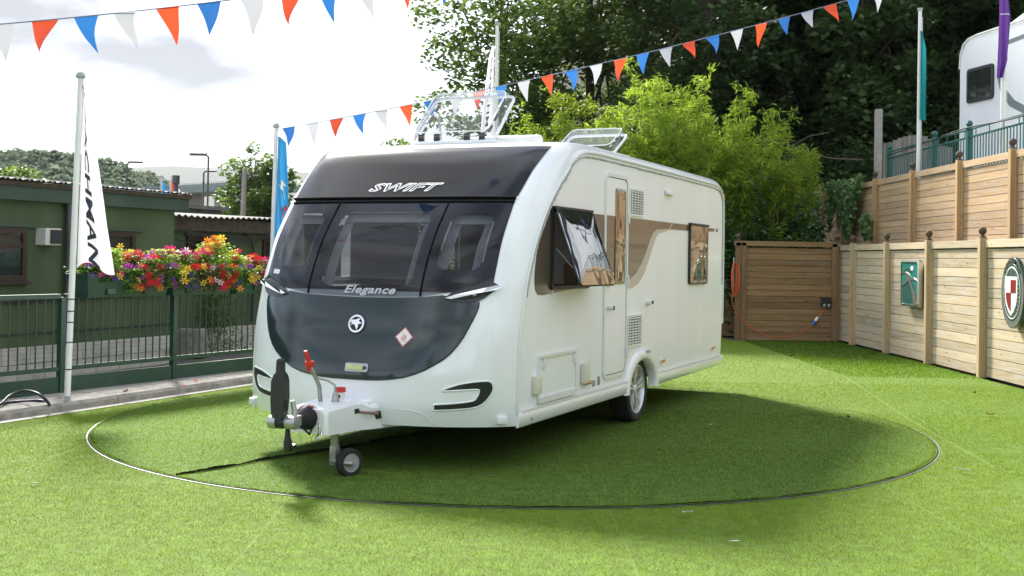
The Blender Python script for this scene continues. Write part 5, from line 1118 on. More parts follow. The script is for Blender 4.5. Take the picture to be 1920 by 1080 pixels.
# plaques on the lower fence (flat signs with rims, facing -x)
M['teal'] = mat('teal_sign_face', (.015, .22, .19), .25, var=.08, coat=.5); M['tealdark'] = mat('dark_teal_sign_face', (.02, .11, .10), .25, var=.08, coat=.5); M['brushed'] = mat('brushed_silver', (.52, .54, .50), .3, metal=.85, var=.08)
def fence_pt(px, py, x=6.42): d = ray(px, py); k = x/d[0]; return Vector(CAMP+d*k)
a, b = fence_pt(1694, 487), fence_pt(1727, 577); cy, cz = (a.y+b.y)/2, (a.z+b.z)/2; hw, hh = abs(a.y-b.y)/2, abs(a.z-b.z)/2
t = empty('plaque', (6.44, cy, cz), 0, 'tall teal plaque with silver rim and pale bird shape on the fence', 'sign')
def PL(u, v, x): return Vector((-x, -u, v))            # u to the right in the picture, v up
q = MB(); o_ = rrect(-hw, -hh, hw, hh, .06); i_ = rrect(-hw+.035, -hh+.035, hw-.035, hh-.035, .04)
q.grid([[PL(u, v, .0) for u, v in o_+o_[:1]], [PL(u, v, .06) for u, v in o_+o_[:1]], [PL(u, v, .075) for u, v in i_+i_[:1]], [PL(u, v, .060) for u, v in i_+i_[:1]]]); q.build('rim', M['brushed'], t, smooth=30)
q = MB(); q.prism(i_, lambda u, v, e: PL(u, v, .0 if e == 0 else .055)); q.build('face', M['teal'], t)
W_, H_ = hw-.035, hh-.035
def shp(name, m, pts, x): q = MB(); q.prism([(u*W_, v*H_) for u, v in pts], lambda u, v, e: PL(u, v, x-.004 if e == 0 else x)); return q.build(name, m, t)
shp('lower_field', M['tealdark'], [(-1, -1), (.9, -1), (.8, -.6), (.5, -.1), (.1, .18), (-.4, .12), (-1, -.25)], .0575)
shp('dark_hill', M['tealdark'], [(-1, .42), (-.7, .62), (-.3, .72), (.1, .66), (.4, .50), (.2, .46), (-.2, .52), (-.6, .48), (-1, .30)], .0575)
shp('bird', M['brushed'], [(-.98, -.22), (-.55, .08), (-.30, .22), (-.45, .42), (-.98, .52), (-.45, .53), (-.1, .42), (.15, .26), (.55, .26), (.98, .10), (.45, .16), (.18, .14), (.35, -.10), (.70, -.45), (.92, -.98), (.45, -.98), (.35, -.55), (.10, -.12), (-.12, .10), (-.5, -.04)], .066)
shp('moon', M['white'], [(.28+.17*math.cos(k*.5236), .70+.11*math.sin(k*.5236)) for k in range(12)], .064)
a, b = fence_pt(1882, 548), fence_pt(1902, 490); cy = a.y-.335; cz = fence_pt(1902, 549).z
M['ovalgreen'] = mat('dark_green_enamel', (.02, .07, .055), .3, var=.1, coat=.4); M['maroon'] = mat('maroon_enamel', (.26, .022, .02), .3, coat=.4)
t = empty('plaque', (6.44, cy, cz), 0, 'oval crest plaque with red and white shield at the right edge', 'sign')
ew, eh = .335, .455
def ell(k, n=48): return [(ew*k*math.cos(2*math.pi*j/n), eh*k*math.sin(2*math.pi*j/n)) for j in range(n)]
def lay(name, m, k, x, k2=None):
    q = MB(); e = ell(k); q.prism(e, lambda u, v, s_: PL(u, v, 0 if s_ == 0 else x)); return q.build(name, m, t)
lay('backing', M['ovalgreen'], 1.0, .05); lay('pale_border', M['brushed'], .985, .054); lay('green_band', M['ovalgreen'], .80, .057); lay('silver_line', M['white'], .74, .059); lay('ray_field', M['ovalgreen'], .70, .062)
for j in range(32):
    a_ = 2*math.pi*j/32; q = MB()
    q.prism([(.38*ew*math.cos(a_-.02), .38*eh*math.sin(a_-.02)), (.69*ew*math.cos(a_-.035), .69*eh*math.sin(a_-.035)), (.69*ew*math.cos(a_+.035), .69*eh*math.sin(a_+.035)), (.38*ew*math.cos(a_+.02), .38*eh*math.sin(a_+.02))], lambda u, v, e: PL(u, v, .0622 if e == 0 else .0645)); q.build('ray', M['brushed'], t)
def shield(k): return [(-.155*k, .175*k), (.155*k, .175*k), (.155*k, -.02*k), (.13*k, -.12*k), (.07*k, -.20*k), (0, -.25*k), (-.07*k, -.20*k), (-.13*k, -.12*k), (-.155*k, -.02*k)]
q = MB(); q.prism(shield(1.18), lambda u, v, e: PL(u, v, .063 if e == 0 else .070)); q.build('shield', M['white'], t)
q = MB(); q.prism([(.0, .0), (.145, .0), (.145, .165), (.0, .165)], lambda u, v, e: PL(u, v, .071 if e == 0 else .076)); q.build('shield_quarter', M['maroon'], t)
q = MB(); q.prism([(0, -.0), (0, -.235), (-.065, -.19), (-.12, -.11), (-.145, -.015), (-.145, 0)], lambda u, v, e: PL(u, v, .071 if e == 0 else .076)); q.build('shield_quarter', M['maroon'], t)
me = text_mesh('COACHMAN', .085, 0, .002, 1.25)
for v in me.vertices:
    th_ = math.pi/2-v.co.x/.33*1.05; k = .83+v.co.y/.46; v.co = PL(ew*k*math.cos(th_), eh*k*math.sin(th_), .0565)
me.materials.clear(); obj('lettering', me, M['inkblack'], t)
# ---- upper level: green railings, grey fence, concrete post, flagpoles with flags, motorhome
M['tealpaint'] = mat('blue_green_paint', (.012, .10, .085), .4, var=.15)
RX = 7.62; ry = [23.75, 21.2, 19.6, 17.4, 15.2, 13.0]; zb = 2.93
t = empty('green_railings', (RX, ry[0], zb), 0, 'blue-green bow-top railings on the terrace above the timber fences', 'railings')
pm = MB().box((0, 0, .46), (.09, .09, .92)).lathe([(.03, .92), (.05, .95), (.055, .98), (.04, 1.02), (0, 1.035)], (0, 0, 0), 12).mesh('post'); bar = MB().tube([(0, 0, .08), (0, 0, .74)], .010, 6, False).mesh('bar')
for i, y in enumerate(ry):
    obj('post', pm, M['tealpaint'], t, (0, y-ry[0], 0))
    if i == len(ry)-1: continue
    y2 = ry[i+1]; n = int((y-y2)/.115)
    for k in range(1, n): obj('bar', bar, M['tealpaint'], t, (0, y-ry[0]+(y2-y)*k/n, 0))
    MB().tube([(0, 0, 0), (0, y2-y, 0)], .018, 6).build('rail', M['tealpaint'], t, loc=(0, y-ry[0], .75)); MB().tube([(0, 0, 0), (0, y2-y, 0)], .018, 6).build('rail', M['tealpaint'], t, loc=(0, y-ry[0], .08))
    MB().tube([(0, 0, 0), (0, y2-y, 0)], .016, 6).build('rail', M['tealpaint'], t, loc=(0, y-ry[0], .88))
    for k in range(4): MB().box((0, 0, .815), (.012, .012, .13)).build('spacer', M['tealpaint'], t, loc=(0, y-ry[0]+(y2-y)*(k+.5)/4, 0))
MB().tube(catmull([(-.05, .0, .80), (-.06, -2.0, .84), (-.06, -4.1, .90), (-.06, -6.2, .84), (-.06, -8.5, .90)], 8), .012, 5).build('draped_cable', M['black'], t, smooth=60)
cp_ = at(1646, 330, 25.5); t = MB().bbox((0, 0, 1.15), (.14, .14, 2.3), .008).build('concrete_post', M['concrete'], None, loc=(cp_.x, 25.5, 2.6)); tag(t, 'tall square concrete post left of the grey boarded fence', 'post')
M['greywood'] = wood('silvered_boards', (.24, .22, .19), (.16, .14, .12), 2, .5)
g0, g1 = at(1655, 300, 26.2), at(1790, 300, 25.6); t = empty('board_fence', (g0.x, g0.y, 2.9), math.atan2(g1.y-g0.y, g1.x-g0.x), 'grey vertical board fence with curved top behind the teal flag', 'fence')
Lg = (g1-g0).length; nb = int(Lg/.105)
for k in range(nb):
    h = 1.34+.16*math.sin(math.pi*min(1, max(0, (k/nb-.05)/.75)))-.15*max(0, k/nb-.55)/.45
    MB().bbox((0, 0, h/2), (.100, .02, h), .003).build('board', M['greywood'], t, loc=((k+.5)*.105, random.uniform(-.005, .005), 0))
f1 = at(1722, 300, 21.3); flagpole((f1.x, f1.y, 1.86), 4.30, .036, 'white flagpole on the terrace carrying the teal flag', False, dome=False)
hanging_flag((f1.x-.02, f1.y-.05, 5.78), 1.62, lambda v: float(np.interp(v, [0, .2, 1], [.04, .13, .16])), .035, 'teal flag hanging close to its pole above the timber fences', M['flagteal'], 2.0, ph=2)[0].rotation_euler = (0, 0, .2)
f2 = at(1880, 290, 18.6); flagpole((f2.x, f2.y, 1.86), 5.0, .040, 'white flagpole in front of the motorhome carrying the purple flag', False, dome=False)
fl, F = hanging_flag((f2.x-.13, f2.y-.06, 5.93), 1.42, lambda v: float(np.interp(v, [0, .3, .8, 1], [.16, .20, .16, .07])), .06, 'purple flag hanging limp in front of the white motorhome', M['flagpurple'], 1.6, ph=.5)
q = MB(); q.grid([[F(u, v, .006) for u in np.linspace(.05, .9, 8)] for v in (.285, .30)]); q.build('white_stripe', M['flagwhite'], fl)
# straps and a small clip on the railings post
# motorhome: rounded body, side towards us
mh0 = Vector((9.12, 24.0, 3.0)); md = Vector((.196, -.981, 0)); mang = math.atan2(md.y, md.x)
t = empty('motorhome', mh0, mang, 'white motorhome with a dark side window parked on the upper level', 'motorhome')   # local x towards us, +y away from the lawn side? set below
sgn = 1
def mp_(s, d, z): return Vector((s, d, z))
out = [(.06, .35), (.0, .9), (.0, 2.55), (.03, 2.85), (.12, 3.03), (.30, 3.12), (.6, 3.15), (6.2, 3.2), (6.6, 2.6), (6.9, 1.4), (7.0, .5), (6.8, .35)]
q = MB(); q.prism(out, lambda s, z, e: mp_(s, .03 if e == 0 else 2.2, z)); q.build('body', M['gel'], t)
q = MB(); q.prism([(.07, .40), (.03, .9), (.03, 2.52), (.06, 2.80), (.15, 2.96), (.34, 3.03), (.6, 3.05), (6.1, 3.10), (6.5, 2.55), (6.8, 1.4), (6.8, .4)], lambda s, z, e: mp_(s, -.012 if e == 0 else .035, z)); q.build('side_panel', M['gel'], t)
wq = MB(); wq.prism(rrect(.34, 1.83, 1.17, 2.46, .05), lambda s, z, e: mp_(s, -.040 if e == 0 else -.012, z)); wq = wq.build('side_window', M['pane'], t)
o_, i_ = rrect(.31, 1.80, 1.20, 2.49, .07), rrect(.37, 1.86, 1.14, 2.43, .04)
q = MB(); q.grid([[mp_(s, d, z) for s, z in L_+L_[:1]] for L_, d in ((o_, -.012), (o_, -.046), (i_, -.046), (i_, -.036))]); q.build('window_frame', M['black'], wq, smooth=40)
M['greydecal'] = mat('grey_decal', (.16, .19, .21), .35, var=.06)
q = MB(); q.prism([(1.35, 2.42), (1.40, 2.20), (1.55, 1.95), (1.85, 1.68), (2.3, 1.48), (3.2, 1.35), (3.2, 1.25), (2.2, 1.36), (1.70, 1.58), (1.42, 1.86), (1.30, 2.18)], lambda s, z, e: mp_(s, -.0155 if e == 0 else -.012, z)); q.build('swoosh', M['greydecal'], t)
q = MB(); q.prism([(1.35, 2.84), (4.0, 3.0), (4.0, 2.92), (1.35, 2.76)], lambda s, z, e: mp_(s, -.0155 if e == 0 else -.012, z)); q.build('upper_stripe', M['greydecal'], t)
q = MB(); q.tube([mp_(s, -.005, z) for s, z in out[2:8]], .022, 6); q.build('edge_moulding', M['trim'], t, smooth=60)
MB().lathe([(.02, 0), (.02, .02), (0, .022)], mp_(.62, -.012, 1.12), 10, 'Y').build('side_button', M['castgrey'], t)
for s in (1.6, 5.6): MB().lathe([(.2, -.1), (.32, -.1), (.34, 0), (.32, .1), (.2, .1)], mp_(s, .15, .33), 24, 'Y').build('wheel', M['rubber'], t, smooth=40)
e = rrect(0, .5, .6, 1.1, .06)
q = MB(); q.prism([(1.0, 3.16), (1.06, 3.34), (1.5, 3.46), (1.58, 3.42), (1.62, 3.16)], lambda s, z, e_: mp_(s, .45 if e_ == 0 else 1.1, z)); q.build('rooflight', M['clearrim'], t)
# ------------------------------------------------------------------ vegetation
M['bark'] = mat('grey_brown_bark', (.07, .055, .04), .95, var=.35, vscale=8, bump=.8, bscale=12, stretch=(1, 1, .25))
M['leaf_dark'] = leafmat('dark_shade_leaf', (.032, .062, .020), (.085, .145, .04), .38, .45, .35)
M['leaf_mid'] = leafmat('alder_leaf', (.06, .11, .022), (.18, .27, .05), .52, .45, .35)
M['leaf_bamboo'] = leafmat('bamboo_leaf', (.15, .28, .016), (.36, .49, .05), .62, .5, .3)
M['leaf_bamboo2'] = leafmat('green_bamboo_leaf', (.11, .21, .014), (.32, .42, .04), .6, .5, .3)
M['leaf_laurel'] = leafmat('laurel_leaf', (.015, .05, .018), (.05, .12, .035), .25, .3, .5)
M['leaf_ivy'] = leafmat('ivy_leaf', (.06, .14, .05), (.22, .36, .12), .35, .3, .5)
M['cane'] = mat('bamboo_cane', (.16, .20, .05), .5, var=.2)
def clumps(r, n, rad, shell=.55):
    v = r.normal(size=(n, 3)); v /= np.linalg.norm(v, axis=1)[:, None]; d = (shell+(1-shell)*r.uniform(size=n))[:, None]
    return v*d*np.array(rad)
def tree(p, H, rad, label, leafm, nleaf, lsize, seed, trunk_r=.2, clump=.55, ncl=70, group=None, cz=None, gap=.0, aspect=.6, name='tree'):
    r = np.random.default_rng(seed); t = empty(name, p, 0, label, 'tree', group)
    cz = H-rad[2] if cz is None else cz
    cl = clumps(r, ncl, rad, .35) + np.array([0, 0, cz]); cs = r.uniform(.55, 1.35, ncl)*clump
    # limbs reaching into the crown
    q = MB(); lean = r.normal(size=2)*.03*H
    q.tube([(0, 0, -.3), (lean[0]*.4, lean[1]*.4, H*.3), (lean[0], lean[1], H*.62), (lean[0]*1.2, lean[1]*1.2, H*.88)], [trunk_r, trunk_r*.75, trunk_r*.42, trunk_r*.12], 9)
    for k in range(0, ncl, max(1, ncl//16)):
        a = Vector((lean[0]*.7, lean[1]*.7, H*r.uniform(.28, .62))); b = Vector(cl[k]); mid = a.lerp(b, .5)+Vector((0, 0, .12*rad[2])); q.tube([a, mid, b], [trunk_r*.30, trunk_r*.18, trunk_r*.05], 6, False)
    q.build('trunk', M['bark'], t, smooth=60)
    w = cs**2; idx = r.choice(ncl, nleaf, p=w/w.sum()); off = r.normal(size=(nleaf, 3)); off *= (r.uniform(.3, 1, nleaf)**.5/ (np.linalg.norm(off, axis=1)+1e-6))[:, None]
    C_ = cl[idx]+off*cs[idx][:, None]*np.array([1, 1, .72])
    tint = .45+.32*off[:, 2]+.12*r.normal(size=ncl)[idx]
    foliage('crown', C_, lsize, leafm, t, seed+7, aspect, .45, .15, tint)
    return t
# the light alder behind the caravan, sky showing through
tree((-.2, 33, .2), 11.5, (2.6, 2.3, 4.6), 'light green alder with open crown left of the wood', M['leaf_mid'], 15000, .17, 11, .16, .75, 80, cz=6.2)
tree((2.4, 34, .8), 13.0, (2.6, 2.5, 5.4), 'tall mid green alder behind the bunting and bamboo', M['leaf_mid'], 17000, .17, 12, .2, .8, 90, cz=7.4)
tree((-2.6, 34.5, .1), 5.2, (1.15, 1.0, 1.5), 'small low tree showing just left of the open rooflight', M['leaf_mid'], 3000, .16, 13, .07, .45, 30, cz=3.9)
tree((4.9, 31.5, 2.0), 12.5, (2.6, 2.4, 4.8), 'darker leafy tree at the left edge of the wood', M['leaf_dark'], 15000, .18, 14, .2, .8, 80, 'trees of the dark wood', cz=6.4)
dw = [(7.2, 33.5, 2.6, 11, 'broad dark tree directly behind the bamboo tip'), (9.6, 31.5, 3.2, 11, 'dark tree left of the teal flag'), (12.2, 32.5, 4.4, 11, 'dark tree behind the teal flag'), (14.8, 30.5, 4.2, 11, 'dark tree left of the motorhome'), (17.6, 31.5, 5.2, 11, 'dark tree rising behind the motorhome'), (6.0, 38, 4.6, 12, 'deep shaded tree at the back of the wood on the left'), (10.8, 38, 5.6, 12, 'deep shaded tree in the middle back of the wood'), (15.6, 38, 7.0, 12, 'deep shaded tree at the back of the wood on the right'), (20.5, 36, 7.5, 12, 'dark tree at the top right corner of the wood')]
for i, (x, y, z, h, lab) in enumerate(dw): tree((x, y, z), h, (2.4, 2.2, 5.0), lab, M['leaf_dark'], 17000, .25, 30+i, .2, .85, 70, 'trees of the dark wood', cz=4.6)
# undergrowth bushes that close the foot of the wood
def bush(p, rad, label, leafm, n, ls, seed, name='bush', cat='bush', group=None, aspect=.5):
    r = np.random.default_rng(seed); t = empty(name, p, 0, label, cat, group); ncl = 26
    cl = clumps(r, ncl, rad, .4)*np.array([1, 1, .5])+np.array([0, 0, rad[2]*.5]); idx = r.integers(0, ncl, n); off = r.normal(size=(n, 3))*np.array(rad)*.17
    C_ = cl[idx]+off; foliage('leaves', C_, ls, leafm, t, seed+3, aspect, .4, .2, .4+.8*off[:, 2]/rad[2]+.15*r.normal(size=ncl)[idx])
    q = MB()
    for k in range(7): q.tube([(r.normal()*.1, r.normal()*.1, -.1), tuple(cl[k]*np.array([.5, .5, .6])), tuple(cl[k])], [.03, .02, .008], 5, False)
    q.build('branches', M['bark'], t, smooth=60); return t
for i, (x, y, z, w, h, lab) in enumerate(((7.4, 30.6, 1.9, 1.6, 2.6, 'dark undergrowth bush behind the ivy-clad fence end'), (9.4, 29.8, 2.6, 1.5, 2.2, 'dark undergrowth bush left of the concrete post'), (12.0, 29.9, 3.0, 1.7, 2.4, 'dark undergrowth bush behind the grey board fence'), (5.6, 29.5, 1.0, 1.5, 3.0, 'dark undergrowth bush behind the right side of the bamboo'), (15.0, 29.6, 3.0, 1.8, 2.4, 'dark undergrowth bush beside the motorhome'))):
    bush((x, y, z), (w, 1.1, h), lab, M['leaf_dark'], 3600, .17, 60+i, group='undergrowth of the dark wood')
for i, (x, y, lab) in enumerate(((-.6, 25.8, 'leafy hedge bush hidden behind the caravan on the left'), (.6, 25.2, 'leafy hedge bush hidden behind the middle of the caravan'), (1.8, 25.4, 'leafy hedge bush hidden behind the caravan rear'), (-1.8, 27.0, 'leafy hedge bush at the far end of the railings'))):
    bush((x, y, 0), (.9, .6, 1.9), lab, M['leaf_mid'], 1800, .14, 70+i, 'hedge_bush', 'bush', 'hedge behind the caravan')
M['twig'] = mat('bare_twig', (.11, .085, .06), .9)
t = empty('fallen_branch', at(1440, 300, 28.2), 0, 'bare pale branch arching in front of the dark wood', 'branch'); MB().tube(catmull([(-.9, 0, -.5), (-.6, 0, .25), (-.1, 0, .5), (.6, .1, .35), (1.4, .1, .1), (2.3, .1, .05)], 6), .018, 5).tube([(.6, .1, .35), (1.0, .1, .6), (1.5, .1, .7)], .010, 5).build('limb', M['twig'], t, smooth=60)
# bamboo: canes with sprays of narrow leaves
def bamboo(p, H, rad, ncane, nleaf, label, seed, m):
    r = np.random.default_rng(seed); t = empty('bamboo', p, 0, label, 'bamboo', 'bamboo behind the caravan')
    allC = []; allD = []; allT = []; q = MB()
    for k in range(ncane):
        a = r.uniform(0, 6.28); d = math.sqrt(r.uniform())*rad*.6; b = np.array([math.cos(a)*d, math.sin(a)*d*.7, 0]); h = H*r.uniform(.62, 1.0) if k else H
        ln = np.array([math.cos(a), math.sin(a)*.8])*r.uniform(.05, .22)*h*(d/rad+.3)
        path = [b+np.array([ln[0]*s**2, ln[1]*s**2, h*s]) for s in (0, .35, .7, .9, 1)]
        q.tube([tuple(x) for x in path], [.014, .013, .010, .006, .003], 5, False)
        ns = max(6, int(2.8*nleaf)//ncane//16)
        for s in r.uniform(.22, 1.02, ns):
            c = b+np.array([ln[0]*s**2, ln[1]*s**2, h*s]); aa = r.uniform(0, 6.28); reach = (.22+.55*(1-min(s, 1)))*r.uniform(.5, 1.3)
            dirv = np.array([math.cos(aa), math.sin(aa), r.uniform(-.1, .7)])
            n_ = 16; u = r.uniform(.25, 1, n_)
            pts = c+dirv*u[:, None]*reach+r.normal(size=(n_, 3))*.055; pts[:, 2] -= .16*u**2*reach
            dd = dirv*.7+r.normal(size=(n_, 3))*.55; dd[:, 2] -= .35
            allC.append(pts); allD.append(dd); allT.append(np.full(n_, .25+.55*min(s, 1)+.15*r.normal()))
    q.build('canes', M['cane'], t, smooth=60)
    C_ = np.concatenate(allC); foliage('leaves', C_, .155, m, t, seed+5, .17, .4, .1, np.concatenate(allT), np.concatenate(allD)); return t
bb = [(1000, 205, 25.5, .55, 9, 2200, 'slim yellow-green bamboo behind the roof box', 0), (1130, 150, 26.2, .75, 14, 4200, 'green bamboo left of the tallest clump', 1), (1180, 210, 24.6, .8, 14, 4200, 'bamboo clump right behind the tilted rooflight', 1), (1215, 165, 25.4, .75, 14, 4200, 'yellow bamboo clump leaning against the tallest one', 0), (1275, 122, 25.0, .75, 16, 5200, 'tallest bright yellow-green bamboo clump', 0), (1335, 185, 24.7, .8, 16, 5000, 'dense bamboo clump right of the tallest one', 0), (1385, 215, 24.9, .75, 14, 4600, 'leafy bamboo clump above the caravan rear', 0), (1430, 285, 24.6, .75, 14, 4200, 'lower green bamboo clump near the brown screen', 1), (1475, 300, 25.2, .6, 9, 2200, 'short bamboo clump at the right end of the row', 1), (1510, 270, 25.6, .35, 5, 900, 'single upright bamboo sprig against the dark wood', 0), (1060, 225, 26.0, .7, 12, 3400, 'bamboo clump over the caravan roof edge', 1)]
for i, (px, py, Y, rad, nc, nl, lab, k) in enumerate(bb):
    tp = at(px, py, Y); bamboo((tp.x, Y, .0), tp.z, rad, nc, nl, lab, 200+i, M['leaf_bamboo2' if k else 'leaf_bamboo'])
for i, (px, w, h, lab) in enumerate(((1392, .75, 2.7, 'dark glossy laurel between the caravan and the brown screen'), (1440, .8, 2.5, 'dark laurel shrub behind the brown screen'), (1500, .7, 2.5, 'laurel shrub beside the ivy'), (1366, .5, 2.2, 'small laurel just behind the caravan corner'))):
    p = at(px, 480, 24.3); bush((p.x, 24.3+.2*(i % 2), 0), (w, .55, h), lab, M['leaf_laurel'], 2600, .13, 80+i, 'laurel_shrub', 'shrub', 'laurels behind the screen', .42)
# ivy hanging over the upper fence
def ivy(px0, px1, z0, z1, n, label, seed):
    r = np.random.default_rng(seed); X = 7.08; y0, y1 = fence_pt(px0, 400, X).y, fence_pt(px1, 400, X).y; t = empty('ivy', (X, (y0+y1)/2, z1), 0, label, 'ivy', 'ivy on the upper fence')
    u = r.uniform(-1, 1, n); v = r.uniform(0, 1, n)**.8; edge = .65+.35*np.sin(u*4+seed)
    C_ = np.c_[-.02-r.uniform(0, .14, n)*(1-v*.5), u*(abs(y1-y0)/2)*(1-.25*v), -v*(z1-z0)*edge+.10*r.normal(size=n)*.5+.12]
    foliage('leaves', C_, .095, M['leaf_ivy'], t, seed+1, .9, .2, .5, .35+.4*r.uniform(size=n))
    q = MB()
    for k in range(6): q.tube([(.0, (r.uniform(-.7, .7))*abs(y1-y0)/2, .1), (-.02, (r.uniform(-.7, .7))*abs(y1-y0)/2, -(z1-z0)*.7)], .008, 4)
    q.build('stems', M['bark'], t); return t
ivy(1552, 1620, 1.95, 3.15, 2600, 'thick ivy draped over the middle of the upper fence', 91); ivy(1512, 1540, 1.95, 3.05, 1100, 'narrow ivy curtain at the far end of the upper fence', 92); ivy(1622, 1640, 1.9, 2.35, 260, 'small ivy sprig low on the upper fence', 93)
# ------------------------------------------------------------------ far left: hill, moor, bridge, lamp posts, trees
M['moor'] = mat('moorland', (.045, .05, .035), 1, var=.2, vscale=.004)
M['hillwood_hazed'] = leafmat('distant_wood', (.11, .15, .10), (.19, .235, .15), .3, .8, .05)  # distance haze put into the leaf colours, paler and bluer than near leaves
M['hillground'] = mat('hill_grass', (.06, .09, .03), 1, var=.3, vscale=.05)
def ridge(name, pts, Y0, Y1, Yb, m):
    """long ridge whose crest passes through (x, z) pts at distance Y1, feet at Y0 and Yb"""
    q = MB(); xs = np.linspace(pts[0][0], pts[-1][0], 80); zs_ = np.interp(xs, [p[0] for p in pts], [p[1] for p in pts])
    g = []
    for y, k in ((Y0, 0), (Y0+(Y1-Y0)*.3, .22), (Y0+(Y1-Y0)*.6, .6), (Y0+(Y1-Y0)*.85, .92), (Y1, 1), (Yb, .3)):
        g.append([(x, y, max(-.5, z*k+(.02*z*math.sin(x*.013+y*.01) if 0 < k < 1 else 0))-.1) for x, z in zip(xs, zs_)])
    q.grid(g); o = q.build(name, m, smooth=80); return tag(o, kind='structure')
mz = lambda px, py, Y: tuple(at(px, py, Y))[::2]
ridge('moor', [(-6000, 60), (-2600, 150), mz(265, 320, 2600), mz(340, 318, 2600), mz(455, 319, 2600), (600, 160), (3000, 120), (6000, 60)], 900, 2600, 3400, M['moor'])
hp_ = [(-330, 5), (-230, 22), mz(-60, 296, 270), mz(0, 300, 270), mz(60, 296, 270), mz(150, 304, 270), mz(200, 314, 270), mz(250, 328, 270), mz(300, 350, 270), (-60, 4), (-40, 0)]
ridge('wooded_hill', hp_, 200, 270, 340, M['hillground'])
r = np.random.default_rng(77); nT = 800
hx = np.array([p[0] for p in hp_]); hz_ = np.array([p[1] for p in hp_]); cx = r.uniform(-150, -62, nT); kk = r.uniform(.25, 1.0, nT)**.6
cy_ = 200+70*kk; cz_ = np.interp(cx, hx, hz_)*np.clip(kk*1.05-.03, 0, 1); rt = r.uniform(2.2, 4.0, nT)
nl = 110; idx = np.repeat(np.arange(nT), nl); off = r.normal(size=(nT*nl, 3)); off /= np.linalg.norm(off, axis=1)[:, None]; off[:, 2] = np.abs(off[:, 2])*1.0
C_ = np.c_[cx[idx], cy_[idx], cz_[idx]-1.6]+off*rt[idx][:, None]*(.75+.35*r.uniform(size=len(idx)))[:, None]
o = foliage('distant_wood', C_, 1.5, M['hillwood_hazed'], None, 78, .8, .3, 0, .3+.4*off[:, 2]+.2*r.normal(size=nT)[idx]); tag(o, 'hazy wood covering the hill on the far left', 'wood', kind='stuff')
tree((-29, 66, -.5), 6.9, (2.4, 2.2, 1.9), 'bright tree in front of the hill above the shed roof', M['leaf_mid'], 5000, .33, 15, .2, 1.0, 40)
tree((-13.2, 58, -1), 8.0, (1.9, 1.9, 3.1), 'dark tree between the lamp posts and the blue flag', M['leaf_mid'], 6500, .24, 16, .16, .62, 60)
tree((-11.6, 57, -1), 7.4, (1.6, 1.5, 3.0), 'dark tree behind the blue flag', M['leaf_mid'], 5000, .24, 17, .16, .6, 45)
tree((-15.0, 66, -2), 6.2, (1.7, 1.7, 1.6), 'rounded tree under the distant bridge', M['leaf_mid'], 3500, .28, 18, .14, .7, 30, cz=4.4)
tree((-21.2, 82, -3), 6.6, (2.4, 2.0, 1.7), 'pale tree far behind the lower shed roof', M['leaf_mid'], 3500, .33, 19, .16, .8, 30, cz=4.6)
M['bridgegreen'] = mat('grey_green_bridge_steel', (.16, .21, .20), .6, var=.1, vscale=.5)
b0, b1 = at(318, 362, 190), at(520, 362, 170); t = empty('bridge', (b0.x, b0.y, b0.z), math.atan2(b1.y-b0.y, b1.x-b0.x), 'distant grey-green road bridge on piers across the valley', 'bridge'); Lb = (b1-b0).length
MB().box((Lb/2-12, 0, 0), (Lb+24, 8, .95)).build('deck_girder', M['bridgegreen'], t); MB().box((Lb/2-12, -4, .62), (Lb+24, .2, .22)).build('parapet_rail', M['bridgegreen'], t)
q = MB()
for k in range(60): q.box((k*.62-12, -4, .75), (.08, .08, .5))
q.build('parapet_posts', M['bridgegreen'], t)
for x in (6.8, -6, 16): MB().box((x, 0, -6), (1.3, 3, 11.2)).build('pier', M['concrete'], t)
M['lampgrey'] = mat('lamp_post_grey', (.10, .10, .10), .5, metal=.3)
def lamp(px, pt, Y, flip, lab):
    tp = at(px, pt, Y); t = empty('street_lamp', (tp.x, Y, 0), 0, lab, 'street lamp', 'street lamps beyond the sheds'); s = 1 if flip else -1; r_ = .00075*Y
    MB().tube([(0, 0, -1), (0, 0, tp.z-.1), (s*.15, 0, tp.z)], [r_*1.3, r_, r_], 8).build('column', M['lampgrey'], t, smooth=50)
    MB().bbox((s*.45, 0, tp.z+.01), (.75, .2, .11), .03).build('lantern', M['lampgrey'], t)
lamp(238, 304, 62, True, 'left street lamp rising in front of the wooded hill'); lamp(391, 290, 52, False, 'tallest street lamp between the sheds and the bridge'); lamp(382, 321, 75, True, 'shorter street lamp just left of the tallest one')
tp = at(459, 316, 44); t = empty('telegraph_pole', (tp.x, 44, 0), 0, 'pale wooden pole in front of the dark trees', 'pole'); MB().tube([(-.1, 0, -1), (0, 0, tp.z)], [.12, .09], 8).build('mast', mat('pale_timber_pole', (.30, .29, .25), .9), t, smooth=50); MB().box((0, 0, tp.z-.3), (.3, .1, .2)).build('crosspiece', M['lampgrey'], t)
for i, (px, pt, c, w, lab) in enumerate(((303, 332, 'flagblue', .9, 'small distant blue flag above the shed roof'), (320, 330, 'flagred', .9, 'small distant red flag above the shed roof'), (330, 333, 'flagwhite', .5, 'small distant white flag beside the red one'))):
    if c not in M: M[c] = flagmat('red_flag_cloth', (.60, .05, .03))
    tp = at(px, pt, 55); t = empty('distant_flag', (tp.x, 55, 0), 0, lab, 'flag', 'distant flags'); MB().tube([(0, 0, 0), (0, 0, tp.z)], .04, 6).build('pole', M['polewhite'], t)
    q = MB(); q.grid([[Vector((u*w*(.45+.55*v), .12*math.sin(u*7+v*2), tp.z-.15-v*1.0-u*.5*(1-v*.3))) for u in np.linspace(0, 1, 8)] for v in np.linspace(0, 1, 6)]); q.build('cloth', M[c], t, smooth=180)
